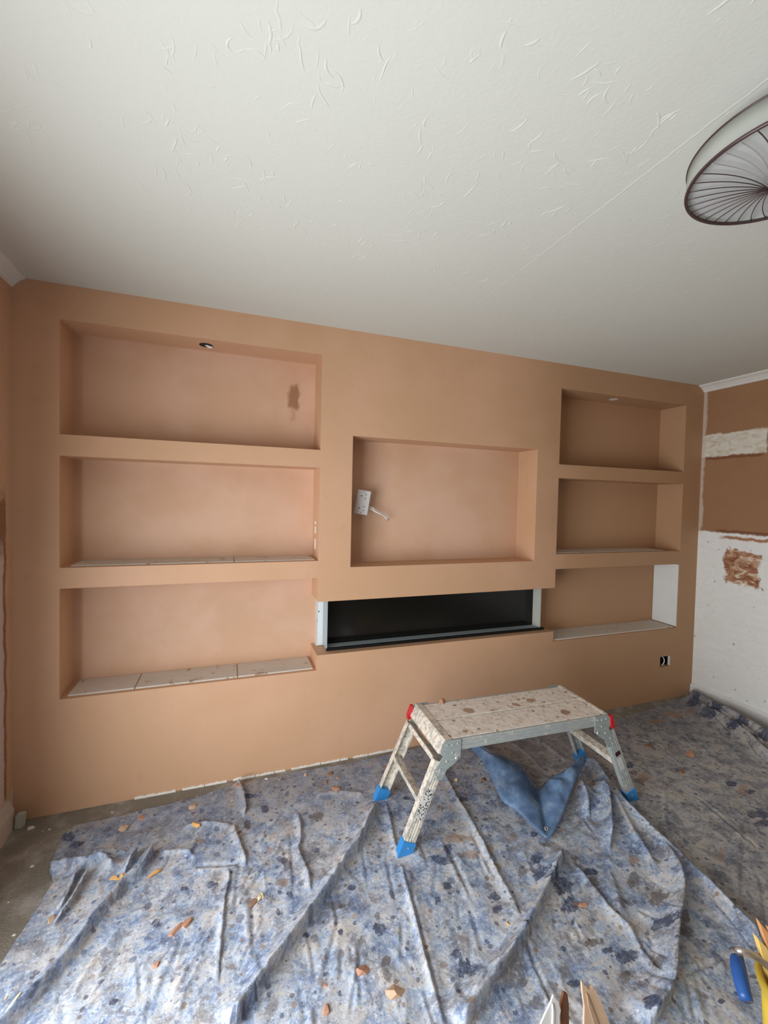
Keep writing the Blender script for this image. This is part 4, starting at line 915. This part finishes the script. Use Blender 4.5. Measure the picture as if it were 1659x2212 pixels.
# ------------------------------------------------------------------ chips and shavings lying about
def chip(px, py, w, h, mat, lab, seed, name='plaster_chip', cat='debris', rot=0.0, flat=0.45, z=None):
    rnd = random.Random(seed); p = fl(px, py, 0.012 if z is None else z)
    g = ground(p.x, p.y) if z is None else z
    d = (p - CAM).length; sx, sy = w / FPX * d / 2 * 0.95, h / FPX * d / 2 * 1.25; sz = min(sx, sy) * flat * 1.6
    bm = bmesh.new()
    for k in range(16):
        a = rnd.uniform(0, 6.28); r = rnd.uniform(0.65, 1.0); zz = rnd.choice((0.0, 0.0, rnd.uniform(0.5, 1.0)))
        x, y = r * math.cos(a) * sx * (1 - 0.35 * zz), r * math.sin(a) * sy * (1 - 0.35 * zz); bm.verts.new((x * math.cos(rot) - y * math.sin(rot), x * math.sin(rot) + y * math.cos(rot), zz * sz))
    bmesh.ops.convex_hull(bm, input=bm.verts[:])
    for v in [v for v in bm.verts if not v.link_faces]: bm.verts.remove(v)
    o = link(name, from_bm(bm), MT[mat], label=lab, category=cat, group='debris on the dust sheets'); o.location = (p.x, p.y, g - 0.001)
CH = [(517, 1698, 24, 11, 'chip', 'terracotta plaster chip at the back edge of the dust sheet, by the upright fold'),
      (305, 1768, 15, 10, 'chip', 'small terracotta chip near the sheet edge, second from the left corner'), (417, 1742, 19, 11, 'chip2', 'crumbly tan lump on the back left of the dust sheet'),
      (268, 1789, 22, 12, 'chip2', 'pale crumpled bit nearest the sheet\'s left back corner'), (380, 2011, 34, 10, 'chip', 'long reddish chip, left one of a broken pair'),
      (403, 1997, 26, 11, 'chip', 'reddish chip, right one of a broken pair'), (337, 2084, 15, 9, 'chip', 'small red chip below the broken pair'),
      (725, 1708, 20, 12, 'chip', 'brown-orange lump left of the bench\'s rear foot'), (659, 1673, 13, 9, 'chip2', 'small pink chip by the wall edge of the sheet'),
      (714, 1671, 17, 10, 'chipd', 'dark brown chip by the wall, left of the platform'), (732, 1681, 11, 7, 'chip', 'tiny orange chip in front of the dark brown one'), (704, 1688, 12, 8, 'chipd', 'dark flat crumb below the dark brown chip'),
      (782, 2097, 26, 14, 'chip', 'rounded brown chip in the lower middle of the dust sheet'), (855, 2142, 34, 20, 'chip2', 'largest pale brown chip in the lower middle of the dust sheet'),
      (705, 2183, 12, 18, 'chip', 'narrow red chip at the bottom of the dust sheet'), (703, 2130, 7, 10, 'chip', 'tiny reddish crumb in the lower middle'),
      (112, 1985, 14, 14, 'chip2', 'tan pebble-like crumb by the slit fold on the far left'), (548, 1953, 18, 15, 'chipd', 'brown half of a split flake on the dust sheet'),
      (425, 1785, 22, 11, 'chipo', 'yellow flat piece beside the raised fold at the back left'), (985, 1685, 12, 7, 'chipw', 'small yellow-white crumb under the near left end of the platform'),
      (1045, 1684, 18, 10, 'chipd', 'dark red-brown flake beneath the platform'), (1402, 1608, 22, 9, 'chipd', 'brown star-shaped flake right of the platform'), (1490, 1628, 20, 14, 'chip', 'orange-brown flake on the grey sheet at the right'),
      (1473, 1665, 16, 8, 'chipd', 'dark brown flake in front of the orange-brown one'), (1098, 1998, 8, 8, 'chipo', 'tiny orange crumb on the long front crease'), (1260, 1955, 18, 9, 'chip', 'thin reddish flake on the front folds')]
for k, (a, b, w_, h_, m_, l_) in enumerate(CH): chip(a, b, w_, h_, m_, l_, 100 + k, rot=0.75 if 'broken pair' in l_ else random.Random(k).uniform(-0.6, 0.6))
chip(955, 1518, 18, 11, 'chip', 'brown plaster lump sitting on the platform deck', 77, z=BZ, flat=0.8)
def shaving(pts, wd, mat, lab, name='wood_shaving', lift=0.012, grp='wood shavings'):
    P = spline([list(fl(a, b, 0.012)) for a, b in pts], 5); g = [ground(q[0], q[1]) for q in P]; n = len(P); V = []; F = []
    for i, q in enumerate(P):
        t = P[min(i + 1, n - 1)] - P[max(i - 1, 0)]; t /= np.linalg.norm(t) + 1e-9; s = np.array([-t[1], t[0], 0]); k = math.sin(math.pi * (i + 0.6) / (n + 0.2))
        for u, dz in ((-1, 0.0), (1, 0.3), (1, 0.55), (-1, 0.25)): V.append(tuple(np.array([q[0], q[1], g[i] + lift * (0.2 + k * 0.8) * (0.4 + dz)]) + s * u * wd * (0.4 + 0.6 * k)))
    for i in range(n - 1):
        for j in range(4): F.append((4 * i + j, 4 * i + (j + 1) % 4, 4 * i + 4 + (j + 1) % 4, 4 * i + 4 + j))
    F += [(3, 2, 1, 0), tuple(4 * (n - 1) + j for j in range(4))]
    o = empty(name, tuple(P[0]), label=lab, category='shaving', group=grp); link('curl', rel(mesh(V, F), o), MT[mat], o)
shaving([(156, 1863), (166, 1865), (176, 1861), (183, 1858)], 0.003, 'chipw', 'curled cream shaving on the rolled fold at the far left')
shaving([(236, 1903), (246, 1901), (254, 1904)], 0.006, 'chipo', 'short orange shaving left of the leafy fold')
shaving([(254, 1910), (264, 1905), (275, 1895)], 0.006, 'chipo', 'bright orange shaving at the foot of the leafy fold')
shaving([(318, 1899), (330, 1890), (341, 1884), (350, 1878)], 0.006, 'chipo', 'long orange shaving right of the leafy fold')
shaving([(552, 1952), (560, 1946), (563, 1938), (568, 1944)], 0.006, 'chipw', 'tan curl beside the split brown flake')
def splinter(p0, p1, wd, lab):
    P = []
    for a, b in (p0, p1):
        q = fl(a, b, 0.03); q.z = ground(q.x, q.y) + 0.006; P.append(q)
    z = max(P[0].z, P[1].z) + 0.012
    P = [fl(p0[0], p0[1], z), fl(p1[0], p1[1], z)]; ax = P[1] - P[0]; sd = Vector((-ax.y, ax.x, 0)).normalized() * wd
    poly = [P[0], P[0] + ax * 0.3 + sd * 0.8, P[0] + ax * 0.75 + sd, P[1], P[0] + ax * 0.8 - sd * 0.7, P[0] + ax * 0.35 - sd]
    o = empty('wood_splinter', tuple(P[0]), label=lab, category='splinter', group='wood shavings'); link('sliver', rel(prism(poly, None, (0, 0, -0.006)), o), MT['chipw'], o)
splinter((4, 2196), (48, 2138), 0.0035, 'long cream splinter at the lower left edge')
splinter((8, 2160), (18, 2146), 0.003, 'short cream splinter above the long one at the lower left')
# crumbs of white plaster on the carpet
CR = [(243, 1749, 5), (294, 1748, 4), (316, 1746, 4), (106, 1786, 5), (92, 1790, 4), (30, 2013, 7), (18, 1942, 4), (70, 1865, 8), (66, 1784, 12), (393, 1723, 4), (575, 1682, 8), (425, 1715, 3)]
CRL = ['white plaster crumb on the carpet strip, by the wall left of centre', 'tiny white crumb on the carpet strip above the sheet', 'tiny white crumb right of another on the carpet strip', 'pale crumb on the carpet near the left corner', 'small pale crumb left of a similar one near the corner', 'brightest white crumb on the carpet at the left edge', 'tiny crumb on the carpet at the far left edge', 'pale sliver on the carpet left of the rolled fold', 'long pale sliver on the carpet beside the green block', 'tiny white crumb against the wall at the sheet\'s back edge', 'white flake on the carpet strip near the wall\'s ragged edge', 'smallest white crumb along the wall edge']
for k, ((a, b, s_), l_) in enumerate(zip(CR, CRL)): chip(a, b, s_, s_ * 0.6, 'filler', l_, 300 + k, 'plaster_crumb', 'debris')
